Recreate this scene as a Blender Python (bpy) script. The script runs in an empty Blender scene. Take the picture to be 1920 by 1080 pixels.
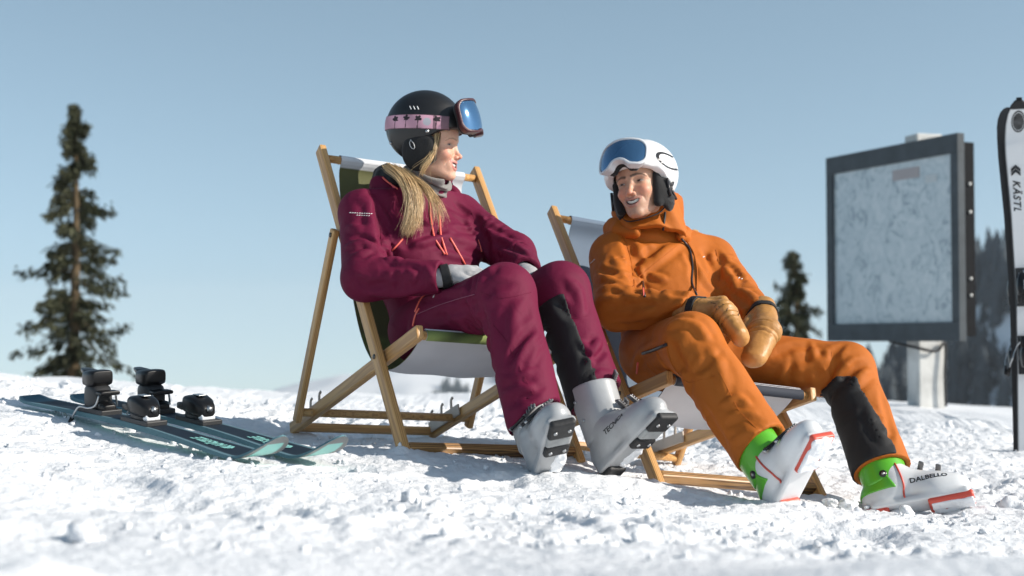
import bpy, bmesh, math, random
import numpy as np
from mathutils import Vector, Matrix

# ------------------------------------------------------------------ camera, sky, sun, exposure
SC = bpy.context.scene
COL = SC.collection
CAMZ = 0.40                      # eye height: the photographer lies in the snow
FPX = 1920 * 50.0 / 36.0         # focal length in photo pixels
YH = 640.0                       # eye level row in the photo
PITCH = math.atan((YH - 540.0) / FPX)

cam_data = bpy.data.cameras.new('camera')
cam = bpy.data.objects.new('camera', cam_data)
COL.objects.link(cam)
cam.location = (0, 0, CAMZ)
cam.rotation_euler = (math.pi / 2 + PITCH, 0, 0)
cam_data.lens = 50.0
cam_data.sensor_width = 36.0
cam_data.clip_start = 0.05
cam_data.clip_end = 20000.0
cam_data.dof.use_dof = True
cam_data.dof.focus_distance = 4.35
cam_data.dof.aperture_fstop = 2.8
SC.camera = cam

SUN_EL = math.radians(29.0)
SUN_AZ = math.radians(-14.0)       # measured from +X (photo right) towards +Y (away from the lens)
sun_dir = Vector((math.cos(SUN_EL) * math.cos(SUN_AZ), math.cos(SUN_EL) * math.sin(SUN_AZ), math.sin(SUN_EL)))
world = bpy.data.worlds.new('World')
SC.world = world
world.use_nodes = True
wn = world.node_tree
wn.nodes.clear()
w_out = wn.nodes.new('ShaderNodeOutputWorld')
w_bg = wn.nodes.new('ShaderNodeBackground')
w_sky = wn.nodes.new('ShaderNodeTexSky')
w_sky.sky_type = 'NISHITA'
w_sky.sun_disc = False
w_sky.sun_elevation = SUN_EL
w_sky.sun_rotation = math.pi / 2 - SUN_AZ
w_sky.altitude = 1800.0
w_sky.air_density = 1.0
w_sky.dust_density = 2.2
w_sky.ozone_density = 1.0
w_tc = wn.nodes.new('ShaderNodeTexCoord')
w_sep = wn.nodes.new('ShaderNodeSeparateXYZ')
w_max = wn.nodes.new('ShaderNodeMath'); w_max.operation = 'ADD'; w_max.inputs[1].default_value = 0.095
w_max2 = wn.nodes.new('ShaderNodeMath'); w_max2.operation = 'MAXIMUM'; w_max2.inputs[1].default_value = 0.012
w_com = wn.nodes.new('ShaderNodeCombineXYZ')
w_hsv = wn.nodes.new('ShaderNodeHueSaturation')
w_hsv.inputs['Saturation'].default_value = 0.80
w_hsv.inputs['Hue'].default_value = 0.476
wn.links.new(w_tc.outputs['Generated'], w_sep.inputs[0])
wn.links.new(w_sep.outputs['X'], w_com.inputs['X'])
wn.links.new(w_sep.outputs['Y'], w_com.inputs['Y'])
wn.links.new(w_sep.outputs['Z'], w_max.inputs[0])
wn.links.new(w_max.outputs[0], w_max2.inputs[0])
wn.links.new(w_max2.outputs[0], w_com.inputs['Z'])
wn.links.new(w_com.outputs[0], w_sky.inputs['Vector'])
wn.links.new(w_sky.outputs[0], w_hsv.inputs['Color'])
wn.links.new(w_hsv.outputs[0], w_bg.inputs['Color'])
wn.links.new(w_bg.outputs[0], w_out.inputs['Surface'])
w_bg.inputs['Strength'].default_value = 0.11

sun_data = bpy.data.lights.new('sun', 'SUN')
sun_data.energy = 4.0
sun_data.angle = math.radians(0.53)
sun_data.color = (1.0, 0.93, 0.83)
sun = bpy.data.objects.new('sun', sun_data)
COL.objects.link(sun)
sun.rotation_euler = sun_dir.to_track_quat('Z', 'Y').to_euler()

SC.view_settings.view_transform = 'Standard'
SC.view_settings.look = 'None'
SC.view_settings.exposure = 0.56
SC.view_settings.gamma = 1.0
SC.view_settings.use_curve_mapping = False
SC.render.resolution_x, SC.render.resolution_y = 1024, 576
SC.cycles.max_bounces = 6
SC.cycles.diffuse_bounces = 3
SC.cycles.glossy_bounces = 3
SC.cycles.transparent_max_bounces = 8
SC.cycles.use_denoising = True

rng = np.random.default_rng(7)
random.seed(7)

# ------------------------------------------------------------------ helpers
CAMP = np.array([0.0, 0.0, CAMZ])
_cp, _sp = math.cos(PITCH), math.sin(PITCH)

def ray(px, py):
    u = (px - 960.0) / FPX
    v = (540.0 - py) / FPX
    d = np.array([u, _cp - v * _sp, _sp + v * _cp])
    return d

def P(px, py, y):
    """world point at distance y in front of the lens, seen at this spot of the photo"""
    d = ray(px, py)
    return CAMP + d * (y / d[1])

def nrm(v):
    v = np.asarray(v, float)
    return v / max(np.linalg.norm(v), 1e-12)

def tag(o, label=None, cat=None, group=None, kind=None):
    if label: o['label'] = label
    if cat: o['category'] = cat
    if group: o['group'] = group
    if kind: o['kind'] = kind
    return o

def empty(name, loc=(0, 0, 0), rot=None):
    o = bpy.data.objects.new(name, None)
    o.empty_display_size = 0.1
    COL.objects.link(o)
    o.location = loc
    if rot is not None: o.rotation_euler = rot
    return o

def link(name, me, mat=None, parent=None, smooth=True, loc=None):
    o = bpy.data.objects.new(name, me)
    COL.objects.link(o)
    if mat is not None:
        me.materials.clear()
        for m in (mat if isinstance(mat, (list, tuple)) else [mat]): me.materials.append(m)
    if parent is not None: o.parent = parent
    if loc is not None: o.location = loc
    if smooth and len(me.polygons): me.polygons.foreach_set('use_smooth', np.ones(len(me.polygons), bool))
    return o

def mesh_np(name, V, F):
    """V (n,3), F (m,3) or (m,4)"""
    V = np.ascontiguousarray(V, np.float32); F = np.ascontiguousarray(F, np.int32)
    me = bpy.data.meshes.new(name)
    me.vertices.add(len(V)); me.vertices.foreach_set('co', V.ravel())
    k = F.shape[1]
    me.loops.add(F.size); me.loops.foreach_set('vertex_index', F.ravel())
    me.polygons.add(len(F))
    me.polygons.foreach_set('loop_start', np.arange(0, F.size, k, dtype=np.int32))
    try: me.polygons.foreach_set('loop_total', np.full(len(F), k, np.int32))
    except Exception: pass
    me.update(calc_edges=True)
    me.validate()
    return me

def paint(me, C, name='Col'):
    """per-vertex colour (n,3) of the thing itself"""
    a = me.color_attributes.new(name, 'FLOAT_COLOR', 'POINT')
    C4 = np.ones((len(C), 4), np.float32); C4[:, :3] = C
    a.data.foreach_set('color', C4.ravel())

def bm_mesh(name, bm):
    bmesh.ops.recalc_face_normals(bm, faces=bm.faces)
    me = bpy.data.meshes.new(name); bm.to_mesh(me); bm.free()
    return me

def frame3(x=None, z=None, y=None):
    """columns x,y,z; z kept, x made square to it"""
    z = nrm(z); x = np.asarray(x, float); x = nrm(x - z * (x @ z)); y = np.cross(z, x)
    return np.stack([x, y, z], 1)

def add_box(bm, c, half, R=None, bev=0.0, seg=2):
    R = np.eye(3) if R is None else np.asarray(R)
    vs = []
    for sx in (-1, 1):
        for sy in (-1, 1):
            for sz in (-1, 1):
                vs.append(bm.verts.new(tuple(np.asarray(c) + R @ (np.array([sx, sy, sz]) * half))))
    fs = [(0, 1, 3, 2), (4, 6, 7, 5), (0, 4, 5, 1), (2, 3, 7, 6), (0, 2, 6, 4), (1, 5, 7, 3)]
    faces = [bm.faces.new([vs[i] for i in f]) for f in fs]
    if bev > 0:
        es = list({e for f in faces for e in f.edges})
        bmesh.ops.bevel(bm, geom=es, offset=bev, segments=seg, profile=0.6, affect='EDGES', clamp_overlap=True)

def add_tube(bm, pts, rad, n=8, caps=True, flat=None, upv=None):
    """tube along pts; rad scalar or list; flat=(a,b) squashes the section along (side, up)"""
    pts = [np.asarray(p, float) for p in pts]
    rad = [rad] * len(pts) if np.isscalar(rad) else list(rad)
    up = np.array([0.0, 0, 1]) if upv is None else np.asarray(upv, float)
    rings = []; side = None
    for i, p in enumerate(pts):
        t = nrm(pts[min(i + 1, len(pts) - 1)] - pts[max(i - 1, 0)])
        s = np.cross(t, up)
        if np.linalg.norm(s) < 1e-3: s = np.cross(t, [0, 1, 0.1]) if side is None else side - t * (side @ t)
        s = nrm(s)
        if side is not None and s @ side < -0.2 and upv is None: s = -s
        side = s; u = np.cross(s, t)
        fa, fb = flat if flat else (1, 1)
        rings.append([bm.verts.new(tuple(p + rad[i] * (fa * math.cos(2 * math.pi * k / n) * s + fb * math.sin(2 * math.pi * k / n) * u))) for k in range(n)])
    for a, b in zip(rings[:-1], rings[1:]):
        for k in range(n):
            bm.faces.new((a[k], a[(k + 1) % n], b[(k + 1) % n], b[k]))
    if caps:
        bm.faces.new(rings[0][::-1]); bm.faces.new(rings[-1])

def tube_obj(name, pts, rad, mat, parent=None, n=8, **kw):
    bm = bmesh.new(); add_tube(bm, pts, rad, n, **kw)
    return link(name, bm_mesh(name, bm), mat, parent)

def box_obj(name, c, half, mat, parent=None, R=None, bev=0.0, seg=2, smooth=False):
    bm = bmesh.new(); add_box(bm, c, half, R, bev, seg)
    return link(name, bm_mesh(name, bm), mat, parent, smooth=smooth)

def beam(name, a, b, wide, thick, mat, parent, side=(0, 1, 0), bev=0.004, over=0.0, profile=None):
    """bar from a to b: 'thick' across side, 'wide' the other way"""
    a = np.asarray(a, float); b = np.asarray(b, float); L = np.linalg.norm(b - a)
    z = nrm(b - a); R = frame3(x=side, z=z)
    o = box_obj(name, (0, 0, 0), (thick / 2, wide / 2, L / 2 + over), mat, parent, None, bev)
    c = (a + b) / 2
    o.matrix_local = Matrix(((R[0, 0], R[0, 1], R[0, 2], c[0]), (R[1, 0], R[1, 1], R[1, 2], c[1]), (R[2, 0], R[2, 1], R[2, 2], c[2]), (0, 0, 0, 1)))
    return o

def text_mesh(name, txt, mat, parent, M, size, shear=0.0, extrude=0.0004, bold=0.0, spacing=1.0, project=None):
    """lettering as flat raised print; M: 4x4 placing text x,y,normal"""
    cu = bpy.data.curves.new(name, 'FONT'); cu.body = txt; cu.size = size; cu.shear = shear
    cu.extrude = extrude; cu.offset = bold; cu.space_character = spacing
    cu.align_x = 'CENTER'; cu.align_y = 'CENTER'; cu.resolution_u = 3
    t = bpy.data.objects.new(name + '_tmp', cu); COL.objects.link(t)
    dg = bpy.context.evaluated_depsgraph_get()
    me = bpy.data.meshes.new_from_object(t.evaluated_get(dg))
    bpy.data.objects.remove(t)
    me.name = name
    if project is not None:
        bm = bmesh.new(); bm.from_mesh(me)
        bmesh.ops.triangulate(bm, faces=bm.faces)
        for _ in range(2):
            es = [e for e in bm.edges if e.calc_length() > size * 0.18]
            if es: bmesh.ops.subdivide_edges(bm, edges=es, cuts=1)
        bmesh.ops.triangulate(bm, faces=bm.faces)
        bm.transform(M)
        V = np.array([v.co for v in bm.verts])
        V = project(V)
        for v, c in zip(bm.verts, V): v.co = c
        bm.to_mesh(me); bm.free()
    else:
        me.transform(M)
    return link(name, me, mat, parent, smooth=False)

def mat4(x, y, z, o):
    M = Matrix.Identity(4)
    for i in range(3):
        M[i][0], M[i][1], M[i][2], M[i][3] = x[i], y[i], z[i], o[i]
    return M

# ------------------------------------------------------------------ noise
def _hash(ix, iy, iz):
    h = ix * np.uint32(374761393) + iy * np.uint32(668265263) + iz * np.uint32(2246822519)
    h = (h ^ (h >> np.uint32(13))) * np.uint32(1274126177)
    h = (h ^ (h >> np.uint32(16))) * np.uint32(2654435761)
    return ((h ^ (h >> np.uint32(15))) & np.uint32(0xffffff)).astype(np.float32) * np.float32(2.0 / 0xffffff) - np.float32(1)

def noise3(x, y, z):
    xi, yi, zi = np.floor(x), np.floor(y), np.floor(z)
    fx, fy, fz = x - xi, y - yi, z - zi
    ux, uy, uz = (f * f * f * (f * (f * 6 - 15) + 10) for f in (fx, fy, fz))
    xi, yi, zi = (v.astype(np.int64).astype(np.uint32) for v in (xi, yi, zi)); O = np.uint32(1)
    ux, uy, uz = (v.astype(np.float32) for v in (ux, uy, uz)); r = 0
    for dx in (0, 1):
        wx = ux if dx else 1 - ux
        for dy in (0, 1):
            wy = uy if dy else 1 - uy
            for dz in (0, 1):
                wz = uz if dz else 1 - uz
                r = r + wx * wy * wz * _hash(xi + O * np.uint32(dx), yi + O * np.uint32(dy), zi + O * np.uint32(dz))
    return r.astype(np.float64)

def noise2(x, y, s=0):
    xi, yi = np.floor(x), np.floor(y)
    fx, fy = x - xi, y - yi
    ux, uy = (f * f * f * (f * (f * 6 - 15) + 10) for f in (fx, fy))
    xi, yi = xi.astype(np.int64).astype(np.uint32), yi.astype(np.int64).astype(np.uint32); zi = np.full_like(xi, s); O = np.uint32(1)
    a = _hash(xi, yi, zi); b = _hash(xi + O, yi, zi); c = _hash(xi, yi + O, zi); d = _hash(xi + O, yi + O, zi)
    return (a * (1 - ux) + b * ux) * (1 - uy) + (c * (1 - ux) + d * ux) * uy

def fbm2(x, y, s=0, o=4, g=0.5):
    r = 0; a = 1.0; f = 1.0
    for i in range(o):
        r = r + a * noise2(x * f + 17.3 * i, y * f - 9.1 * i, s + i); a *= g; f *= 2.03
    return r

# ------------------------------------------------------------------ signed distance modelling
def smin(a, b, k):
    h = np.maximum(k - np.abs(a - b), 0.0) / k
    return np.minimum(a, b) - h * h * k * 0.25

def smax(a, b, k):
    return -smin(-a, -b, k)

def d_cone(p, a, b, ra, rb):
    a = np.asarray(a, float); b = np.asarray(b, float)
    ab = b - a; pa = p - a
    t = np.clip(pa @ ab / max(ab @ ab, 1e-12), 0, 1)
    return np.linalg.norm(pa - t[:, None] * ab, axis=1) - (ra + (rb - ra) * t)

def d_poly(p, pts, rad):
    """rounded tube through points, hard union"""
    r = None
    for i in range(len(pts) - 1):
        d = d_cone(p, pts[i], pts[i + 1], rad[i], rad[i + 1])
        r = d if r is None else np.minimum(r, d)
    return r

def d_ell(p, c, r, R=None):
    q = p - np.asarray(c, float)
    if R is not None: q = q @ R
    r = np.asarray(r, float)
    k0 = np.linalg.norm(q / r, axis=1); k1 = np.linalg.norm(q / (r * r), axis=1)
    return k0 * (k0 - 1.0) / np.maximum(k1, 1e-9)

def d_box(p, c, half, R=None, rd=0.0):
    q = p - np.asarray(c, float)
    if R is not None: q = q @ R
    q = np.abs(q) - (np.asarray(half, float) - rd)
    return np.linalg.norm(np.maximum(q, 0), axis=1) + np.minimum(q.max(1), 0) - rd

def d_plane(p, c, n):
    return (p - np.asarray(c, float)) @ nrm(n)

def d_econe(p, a, b, ra, rb, R):
    """tapered capsule with elliptic section: R columns = (side, other, axis); ra, rb = (side, other) radii"""
    a = np.asarray(a, float); b = np.asarray(b, float); ab = b - a; L2 = ab @ ab
    pa = p - a; t = np.clip(pa @ ab / L2, 0, 1)
    q = (pa - t[:, None] * ab) @ R
    ra = np.asarray(ra, float); rb = np.asarray(rb, float)
    rr = ra[None] + (rb - ra)[None] * t[:, None]
    rm = rr.min(1)
    k0 = np.sqrt((q[:, 0] / rr[:, 0]) ** 2 + (q[:, 1] / rr[:, 1]) ** 2 + (q[:, 2] / rm) ** 2)
    k1 = np.sqrt((q[:, 0] / rr[:, 0] ** 2) ** 2 + (q[:, 1] / rr[:, 1] ** 2) ** 2 + (q[:, 2] / rm ** 2) ** 2)
    return k0 * (k0 - 1) / np.maximum(k1, 1e-9)

_EDGES = [(0, 1), (2, 3), (4, 5), (6, 7), (0, 2), (1, 3), (4, 6), (5, 7), (0, 4), (1, 5), (2, 6), (3, 7)]
_CORN = np.array([[i, j, k] for i in (0, 1) for j in (0, 1) for k in (0, 1)])

def sdf_mesh(name, fn, lo, hi, h, slack=1.7):
    """surface-nets mesh of fn(points)->distance; evaluates only near the surface"""
    lo = np.asarray(lo, float); hi = np.asarray(hi, float); B1, B2 = 16, 4; k = B1 // B2
    nb = np.ceil((hi - lo) / (h * B1)).astype(int); n = nb * B1 + 1
    bi = np.stack(np.meshgrid(*[np.arange(m) for m in nb], indexing='ij'), -1).reshape(-1, 3)
    bd = fn(lo + (bi + .5) * B1 * h)
    sgn = np.repeat(np.repeat(np.repeat(np.where(bd < 0, -1., 1.).astype(np.float32).reshape(nb), k, 0), k, 1), k, 2)
    sub = np.stack(np.meshgrid(*[np.arange(k)] * 3, indexing='ij'), -1).reshape(-1, 3)
    ab = (bi[np.abs(bd) < .87 * B1 * h * max(slack, 1.5)][:, None] * k + sub[None]).reshape(-1, 3)
    sd = np.concatenate([fn(lo + (ab[i:i + 60000] + .5) * B2 * h) for i in range(0, len(ab), 60000)]) if len(ab) else np.zeros(0)
    sgn[ab[:, 0], ab[:, 1], ab[:, 2]] = np.where(sd < 0, -1., 1.)
    V = np.ones(n, np.float32)
    V[:-1, :-1, :-1] = np.repeat(np.repeat(np.repeat(sgn, B2, 0), B2, 1), B2, 2)
    mk = np.zeros(n, bool)
    ab = ab[np.abs(sd) < .87 * B2 * h * slack]
    loc = np.stack(np.meshgrid(*[np.arange(B2 + 1)] * 3, indexing='ij'), -1).reshape(-1, 3)
    for l in loc: mk[ab[:, 0] * B2 + l[0], ab[:, 1] * B2 + l[1], ab[:, 2] * B2 + l[2]] = True
    idx = np.argwhere(mk)
    for i in range(0, len(idx), 60000):
        q = idx[i:i + 60000]; V[q[:, 0], q[:, 1], q[:, 2]] = fn(lo + q * h)
    S = V < 0
    C = S[:-1, :-1, :-1].astype(np.int8)
    tot = sum(S[i:n[0] - 1 + i, j:n[1] - 1 + j, k:n[2] - 1 + k].astype(np.int8) for i, j, k in _CORN)
    cell = np.argwhere((tot > 0) & (tot < 8))
    cv = np.stack([V[cell[:, 0] + c[0], cell[:, 1] + c[1], cell[:, 2] + c[2]] for c in _CORN], 1).astype(float)
    acc = np.zeros((len(cell), 3)); cnt = np.zeros(len(cell))
    for a, b in _EDGES:
        m = (cv[:, a] < 0) != (cv[:, b] < 0)
        t = cv[m, a] / (cv[m, a] - cv[m, b])
        acc[m] += _CORN[a] + t[:, None] * (_CORN[b] - _CORN[a]); cnt[m] += 1
    Vt = lo + (cell + acc / cnt[:, None]) * h
    idx = np.full(tuple(n - 1), -1, np.int32)
    idx[cell[:, 0], cell[:, 1], cell[:, 2]] = np.arange(len(cell))
    F = []
    for ax in range(3):
        o1, o2 = [(1, 2), (2, 0), (0, 1)][ax]
        sl0 = [slice(None)] * 3; sl1 = [slice(None)] * 3
        sl0[ax] = slice(0, -1); sl1[ax] = slice(1, None)
        A = S[tuple(sl0)]; Bq = S[tuple(sl1)]
        e = np.argwhere(A != Bq)
        ok = (e[:, o1] > 0) & (e[:, o2] > 0) & (e[:, o1] < n[o1] - 1) & (e[:, o2] < n[o2] - 1)
        e = e[ok]
        if not len(e): continue
        s = A[e[:, 0], e[:, 1], e[:, 2]]
        d1 = np.zeros(3, int); d1[o1] = 1; d2 = np.zeros(3, int); d2[o2] = 1
        g = lambda q: idx[q[:, 0], q[:, 1], q[:, 2]]
        q = np.stack([g(e - d1 - d2), g(e - d2), g(e), g(e - d1)], 1)
        q[~s] = q[~s][:, ::-1]
        F.append(q)
    F = np.concatenate(F) if F else np.zeros((0, 4), int)
    F = F[(F >= 0).all(1)]
    return Vt, F

def grad(fn, p, e=0.0015):
    K = np.array([[1, -1, -1], [-1, -1, 1], [-1, 1, -1], [1, 1, 1.]])
    g = sum(k[None] * fn(p + k * e)[:, None] for k in K)
    return g / np.maximum(np.linalg.norm(g, axis=1, keepdims=True), 1e-9)

def refine(fn, V, it=1):
    for _ in range(it):
        V = V - np.clip(fn(V), -0.004, 0.004)[:, None] * grad(fn, V)
    return V

def sdf_obj(name, fn, lo, hi, h, mat, parent=None, color=None, ref=None, slack=1.7):
    if ref is None: ref = 1 if h < .004 else 0
    V, F = sdf_mesh(name, fn, lo, hi, h, slack=slack)
    V = refine(fn, V, ref) if ref else relax(V, F)
    me = mesh_np(name, V, F)
    if color is not None: paint(me, color(V))
    return link(name, me, mat, parent)

def relax(V, F, lam=.5):
    """one soft smoothing pass over a quad mesh"""
    for l in (lam, -lam * .9):
        S = np.zeros_like(V); n = np.zeros(len(V))
        for k in range(F.shape[1]):
            a, b = F[:, k], F[:, (k + 1) % F.shape[1]]
            for c in range(3): S[:, c] += np.bincount(a, V[b, c], len(V))
            n += np.bincount(a, minlength=len(V))
        V = V + l * (S / np.maximum(n, 1)[:, None] - V) * (n > 0)[:, None]
    return V

def snap(fn, pts, off=0.0):
    p = np.atleast_2d(np.asarray(pts, float)).copy()
    for _ in range(12):
        p = p - (fn(p) - off)[:, None] * grad(fn, p) * 0.9
    return p

def cast_many(fn, pix, y0=3.3, y1=5.6, off=0.0):
    """first points of the surface along the sight lines through these spots of the photo"""
    D = np.array([nrm(ray(*q)) for q in pix]); s = y0 / D[:, 1]; done = np.zeros(len(D), bool); dead = np.zeros(len(D), bool)
    pre = getattr(fn, 'pre', None)
    if pre is not None:
        for _ in range(40):
            v = pre(CAMP + D * s[:, None]) - .03
            go = (v > .004) & (D[:, 1] * s < y1)
            if not go.any(): break
            s = s + np.where(go, v * .9, 0)
    for _ in range(110):
        m = ~(done | dead)
        if not m.any(): break
        i = np.flatnonzero(m)
        v = fn(CAMP + D[i] * s[i, None]) - off
        hit = v < .0008
        done[i[hit]] = True
        s[i[~hit]] += np.maximum(v[~hit] * .7, .0012)
        dead[i[D[i, 1] * s[i] > y1]] = True
    return [CAMP + D[i] * s[i] if done[i] else None for i in range(len(D))]

def cast(fn, px, py, y0=3.3, y1=5.6, off=0.0):
    return cast_many(fn, [(px, py)], y0, y1, off)[0]

def dense(pp, step):
    out = []
    for (x0, y0), (x1, y1) in zip(pp[:-1], pp[1:]):
        m = max(1, int(math.hypot(x1 - x0, y1 - y0) / step))
        out += [(x0 + (x1 - x0) * i / m, y0 + (y1 - y0) * i / m) for i in range(m)]
    return out + [pp[-1]]

def cast_line(fn, pp, step=9.0, off=0.0):
    """photo polyline -> 3-D polyline lying on the surface"""
    return [q for q in cast_many(fn, dense(pp, step), off=off) if q is not None]

def make_folds(fn0, specs):
    """specs: (photo polyline, width m, height m) -> list of 3-D ridges/grooves"""
    F = []; L = [dense(pp, 14.0) for pp, _, _ in specs]
    allq = cast_many(fn0, [q for l in L for q in l]); k = 0
    for l, (pp, w, hgt) in zip(L, specs):
        q = [x for x in allq[k:k + len(l)] if x is not None]; k += len(l)
        q2 = [q[0]] if q else []
        for a in q[1:]:
            if np.linalg.norm(a - q2[-1]) < 0.10: q2.append(a)
        if len(q2) >= 2: F.append((np.array(q2), w, hgt))
    return F

def fold_disp(p, F):
    """sum of the ridges (positive = proud) at points p"""
    out = np.zeros(len(p))
    for q, w, hgt in F:
        lo = q.min(0) - 3 * w; hi = q.max(0) + 3 * w
        m = np.flatnonzero(((p > lo) & (p < hi)).all(1))
        if not len(m): continue
        pp = p[m]; best = np.full(len(m), 1e9); tt = np.zeros(len(m)); L = 0; n = len(q) - 1
        for i in range(n):
            ab = q[i + 1] - q[i]; pa = pp - q[i]
            t = np.clip(pa @ ab / max(ab @ ab, 1e-9), 0, 1)
            d = np.linalg.norm(pa - t[:, None] * ab, axis=1)
            s = d < best
            best[s] = d[s]; tt[s] = (i + t[s]) / n
        tap = np.clip(np.minimum(tt, 1 - tt) * 4 + 0.12, 0, 1)
        x = best / (w * (0.55 + 0.45 * tap))
        out[m] += hgt * tap * (np.exp(-1.35 * x ** 1.25) - 0.35 * np.exp(-(x - 1.6) ** 2 * 1.5))
    return out

# ------------------------------------------------------------------ materials
def pmat(name, col=(0.5, 0.5, 0.5), rough=0.6, metal=0.0, spec=0.5, attr=False, var=0.0, vscale=8.0, bump=0.0, bscale=200.0,
         sheen=0.0, sss=0.0, coat=0.0, crumple=0.0, cscale=13.0, bump2=0.0, b2scale=30.0, stretch=None, rvar=0.0, obj_coords=True):
    m = bpy.data.materials.new(name); m.use_nodes = True
    nt = m.node_tree; N = nt.nodes; L = nt.links
    b = N['Principled BSDF']
    b.inputs['Roughness'].default_value = rough; b.inputs['Metallic'].default_value = metal
    b.inputs['Specular IOR Level'].default_value = spec
    if sheen: b.inputs['Sheen Weight'].default_value = sheen; b.inputs['Sheen Roughness'].default_value = 0.4
    if coat: b.inputs['Coat Weight'].default_value = coat; b.inputs['Coat Roughness'].default_value = 0.08
    if sss:
        b.inputs['Subsurface Weight'].default_value = sss; b.inputs['Subsurface Radius'].default_value = (1.0, 0.35, 0.2)
        b.inputs['Subsurface Scale'].default_value = 0.008
    tc = N.new('ShaderNodeTexCoord'); mp = N.new('ShaderNodeMapping')
    L.new(tc.outputs['Object'], mp.inputs[0])
    if stretch: mp.inputs['Scale'].default_value = stretch
    src = None
    if attr:
        a = N.new('ShaderNodeAttribute'); a.attribute_name = 'Col'; src = a.outputs['Color']
    else:
        b.inputs['Base Color'].default_value = (*col, 1)
    if var or rvar:
        nz = N.new('ShaderNodeTexNoise'); nz.inputs['Scale'].default_value = vscale; nz.inputs['Detail'].default_value = 5
        L.new(mp.outputs[0], nz.inputs['Vector'])
        if var:
            mr = N.new('ShaderNodeMapRange'); mr.inputs[1].default_value = 0.3; mr.inputs[2].default_value = 0.7
            mr.inputs[3].default_value = 1 - var; mr.inputs[4].default_value = 1 + var
            L.new(nz.outputs[0], mr.inputs[0])
            mx = N.new('ShaderNodeVectorMath'); mx.operation = 'SCALE'
            if src is not None: L.new(src, mx.inputs[0])
            else: mx.inputs[0].default_value = col
            L.new(mr.outputs[0], mx.inputs['Scale']); src = mx.outputs[0]
        if rvar:
            m2 = N.new('ShaderNodeMapRange'); m2.inputs[3].default_value = rough - rvar; m2.inputs[4].default_value = rough + rvar
            L.new(nz.outputs[0], m2.inputs[0]); L.new(m2.outputs[0], b.inputs['Roughness'])
    if src is not None: L.new(src, b.inputs['Base Color'])
    last = None
    if crumple:      # stiff-cloth creases
        nw = N.new('ShaderNodeTexNoise'); nw.inputs['Scale'].default_value = 7; nw.inputs['Detail'].default_value = 2; L.new(mp.outputs[0], nw.inputs['Vector'])
        ad = N.new('ShaderNodeVectorMath'); ad.operation = 'MULTIPLY_ADD'; ad.inputs[1].default_value = (.22, .22, .22)
        L.new(nw.outputs['Color'], ad.inputs[0]); L.new(mp.outputs[0], ad.inputs[2])
        for sc_, am_ in ((cscale, crumple), (cscale * 2.3, crumple * .4)):
            vo = N.new('ShaderNodeTexVoronoi'); vo.feature = 'F1'; vo.inputs['Scale'].default_value = sc_; L.new(ad.outputs[0], vo.inputs['Vector'])
            bp = N.new('ShaderNodeBump'); bp.inputs['Strength'].default_value = 1.0; bp.inputs['Distance'].default_value = am_
            L.new(vo.outputs['Distance'], bp.inputs['Height'])
            if last is not None: L.new(last, bp.inputs['Normal'])
            last = bp.outputs[0]
    for amt, sc in ((bump2, b2scale), (bump, bscale)):
        if amt:
            nz = N.new('ShaderNodeTexNoise'); nz.inputs['Scale'].default_value = sc; nz.inputs['Detail'].default_value = 4
            L.new(mp.outputs[0], nz.inputs['Vector'])
            bp = N.new('ShaderNodeBump'); bp.inputs['Strength'].default_value = 1.0; bp.inputs['Distance'].default_value = amt
            L.new(nz.outputs[0], bp.inputs['Height'])
            if last is not None: L.new(last, bp.inputs['Normal'])
            last = bp.outputs[0]
    if last is not None: L.new(last, b.inputs['Normal'])
    return m

def wood_mat(name, col, dark):
    m = bpy.data.materials.new(name); m.use_nodes = True
    nt = m.node_tree; N = nt.nodes; L = nt.links; b = N['Principled BSDF']
    b.inputs['Roughness'].default_value = 0.42
    tc = N.new('ShaderNodeTexCoord'); mp = N.new('ShaderNodeMapping'); mp.inputs['Scale'].default_value = (55, 55, 2.6)
    L.new(tc.outputs['Object'], mp.inputs[0])
    nz = N.new('ShaderNodeTexNoise'); nz.inputs['Scale'].default_value = 1.0; nz.inputs['Detail'].default_value = 6; nz.inputs['Distortion'].default_value = 0.6
    L.new(mp.outputs[0], nz.inputs['Vector'])
    wv = N.new('ShaderNodeTexWave'); wv.inputs['Scale'].default_value = 0.9; wv.inputs['Distortion'].default_value = 9; wv.inputs['Detail'].default_value = 3
    L.new(mp.outputs[0], wv.inputs['Vector'])
    mx = N.new('ShaderNodeMath'); mx.operation = 'MULTIPLY'; L.new(nz.outputs[0], mx.inputs[0]); L.new(wv.outputs[1], mx.inputs[1])
    cr = N.new('ShaderNodeValToRGB'); cr.color_ramp.elements[0].color = (*dark, 1); cr.color_ramp.elements[1].color = (*col, 1)
    cr.color_ramp.elements[0].position = 0.0; cr.color_ramp.elements[1].position = 0.45
    L.new(mx.outputs[0], cr.inputs[0]); L.new(cr.outputs[0], b.inputs['Base Color'])
    bp = N.new('ShaderNodeBump'); bp.inputs['Distance'].default_value = 0.0006; L.new(nz.outputs[0], bp.inputs['Height']); L.new(bp.outputs[0], b.inputs['Normal'])
    return m

def catmull(pts, n=8):
    pts = [np.asarray(p, float) for p in pts]; P0 = [2 * pts[0] - pts[1]] + pts + [2 * pts[-1] - pts[-2]]
    out = []
    for i in range(1, len(P0) - 2):
        a, b, c, d = P0[i - 1:i + 3]
        for k in range(n):
            t = k / n
            out.append(0.5 * ((2 * b) + (-a + c) * t + (2 * a - 5 * b + 4 * c - d) * t * t + (-a + 3 * b - 3 * c + d) * t ** 3))
    out.append(pts[-1]); return out
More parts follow.
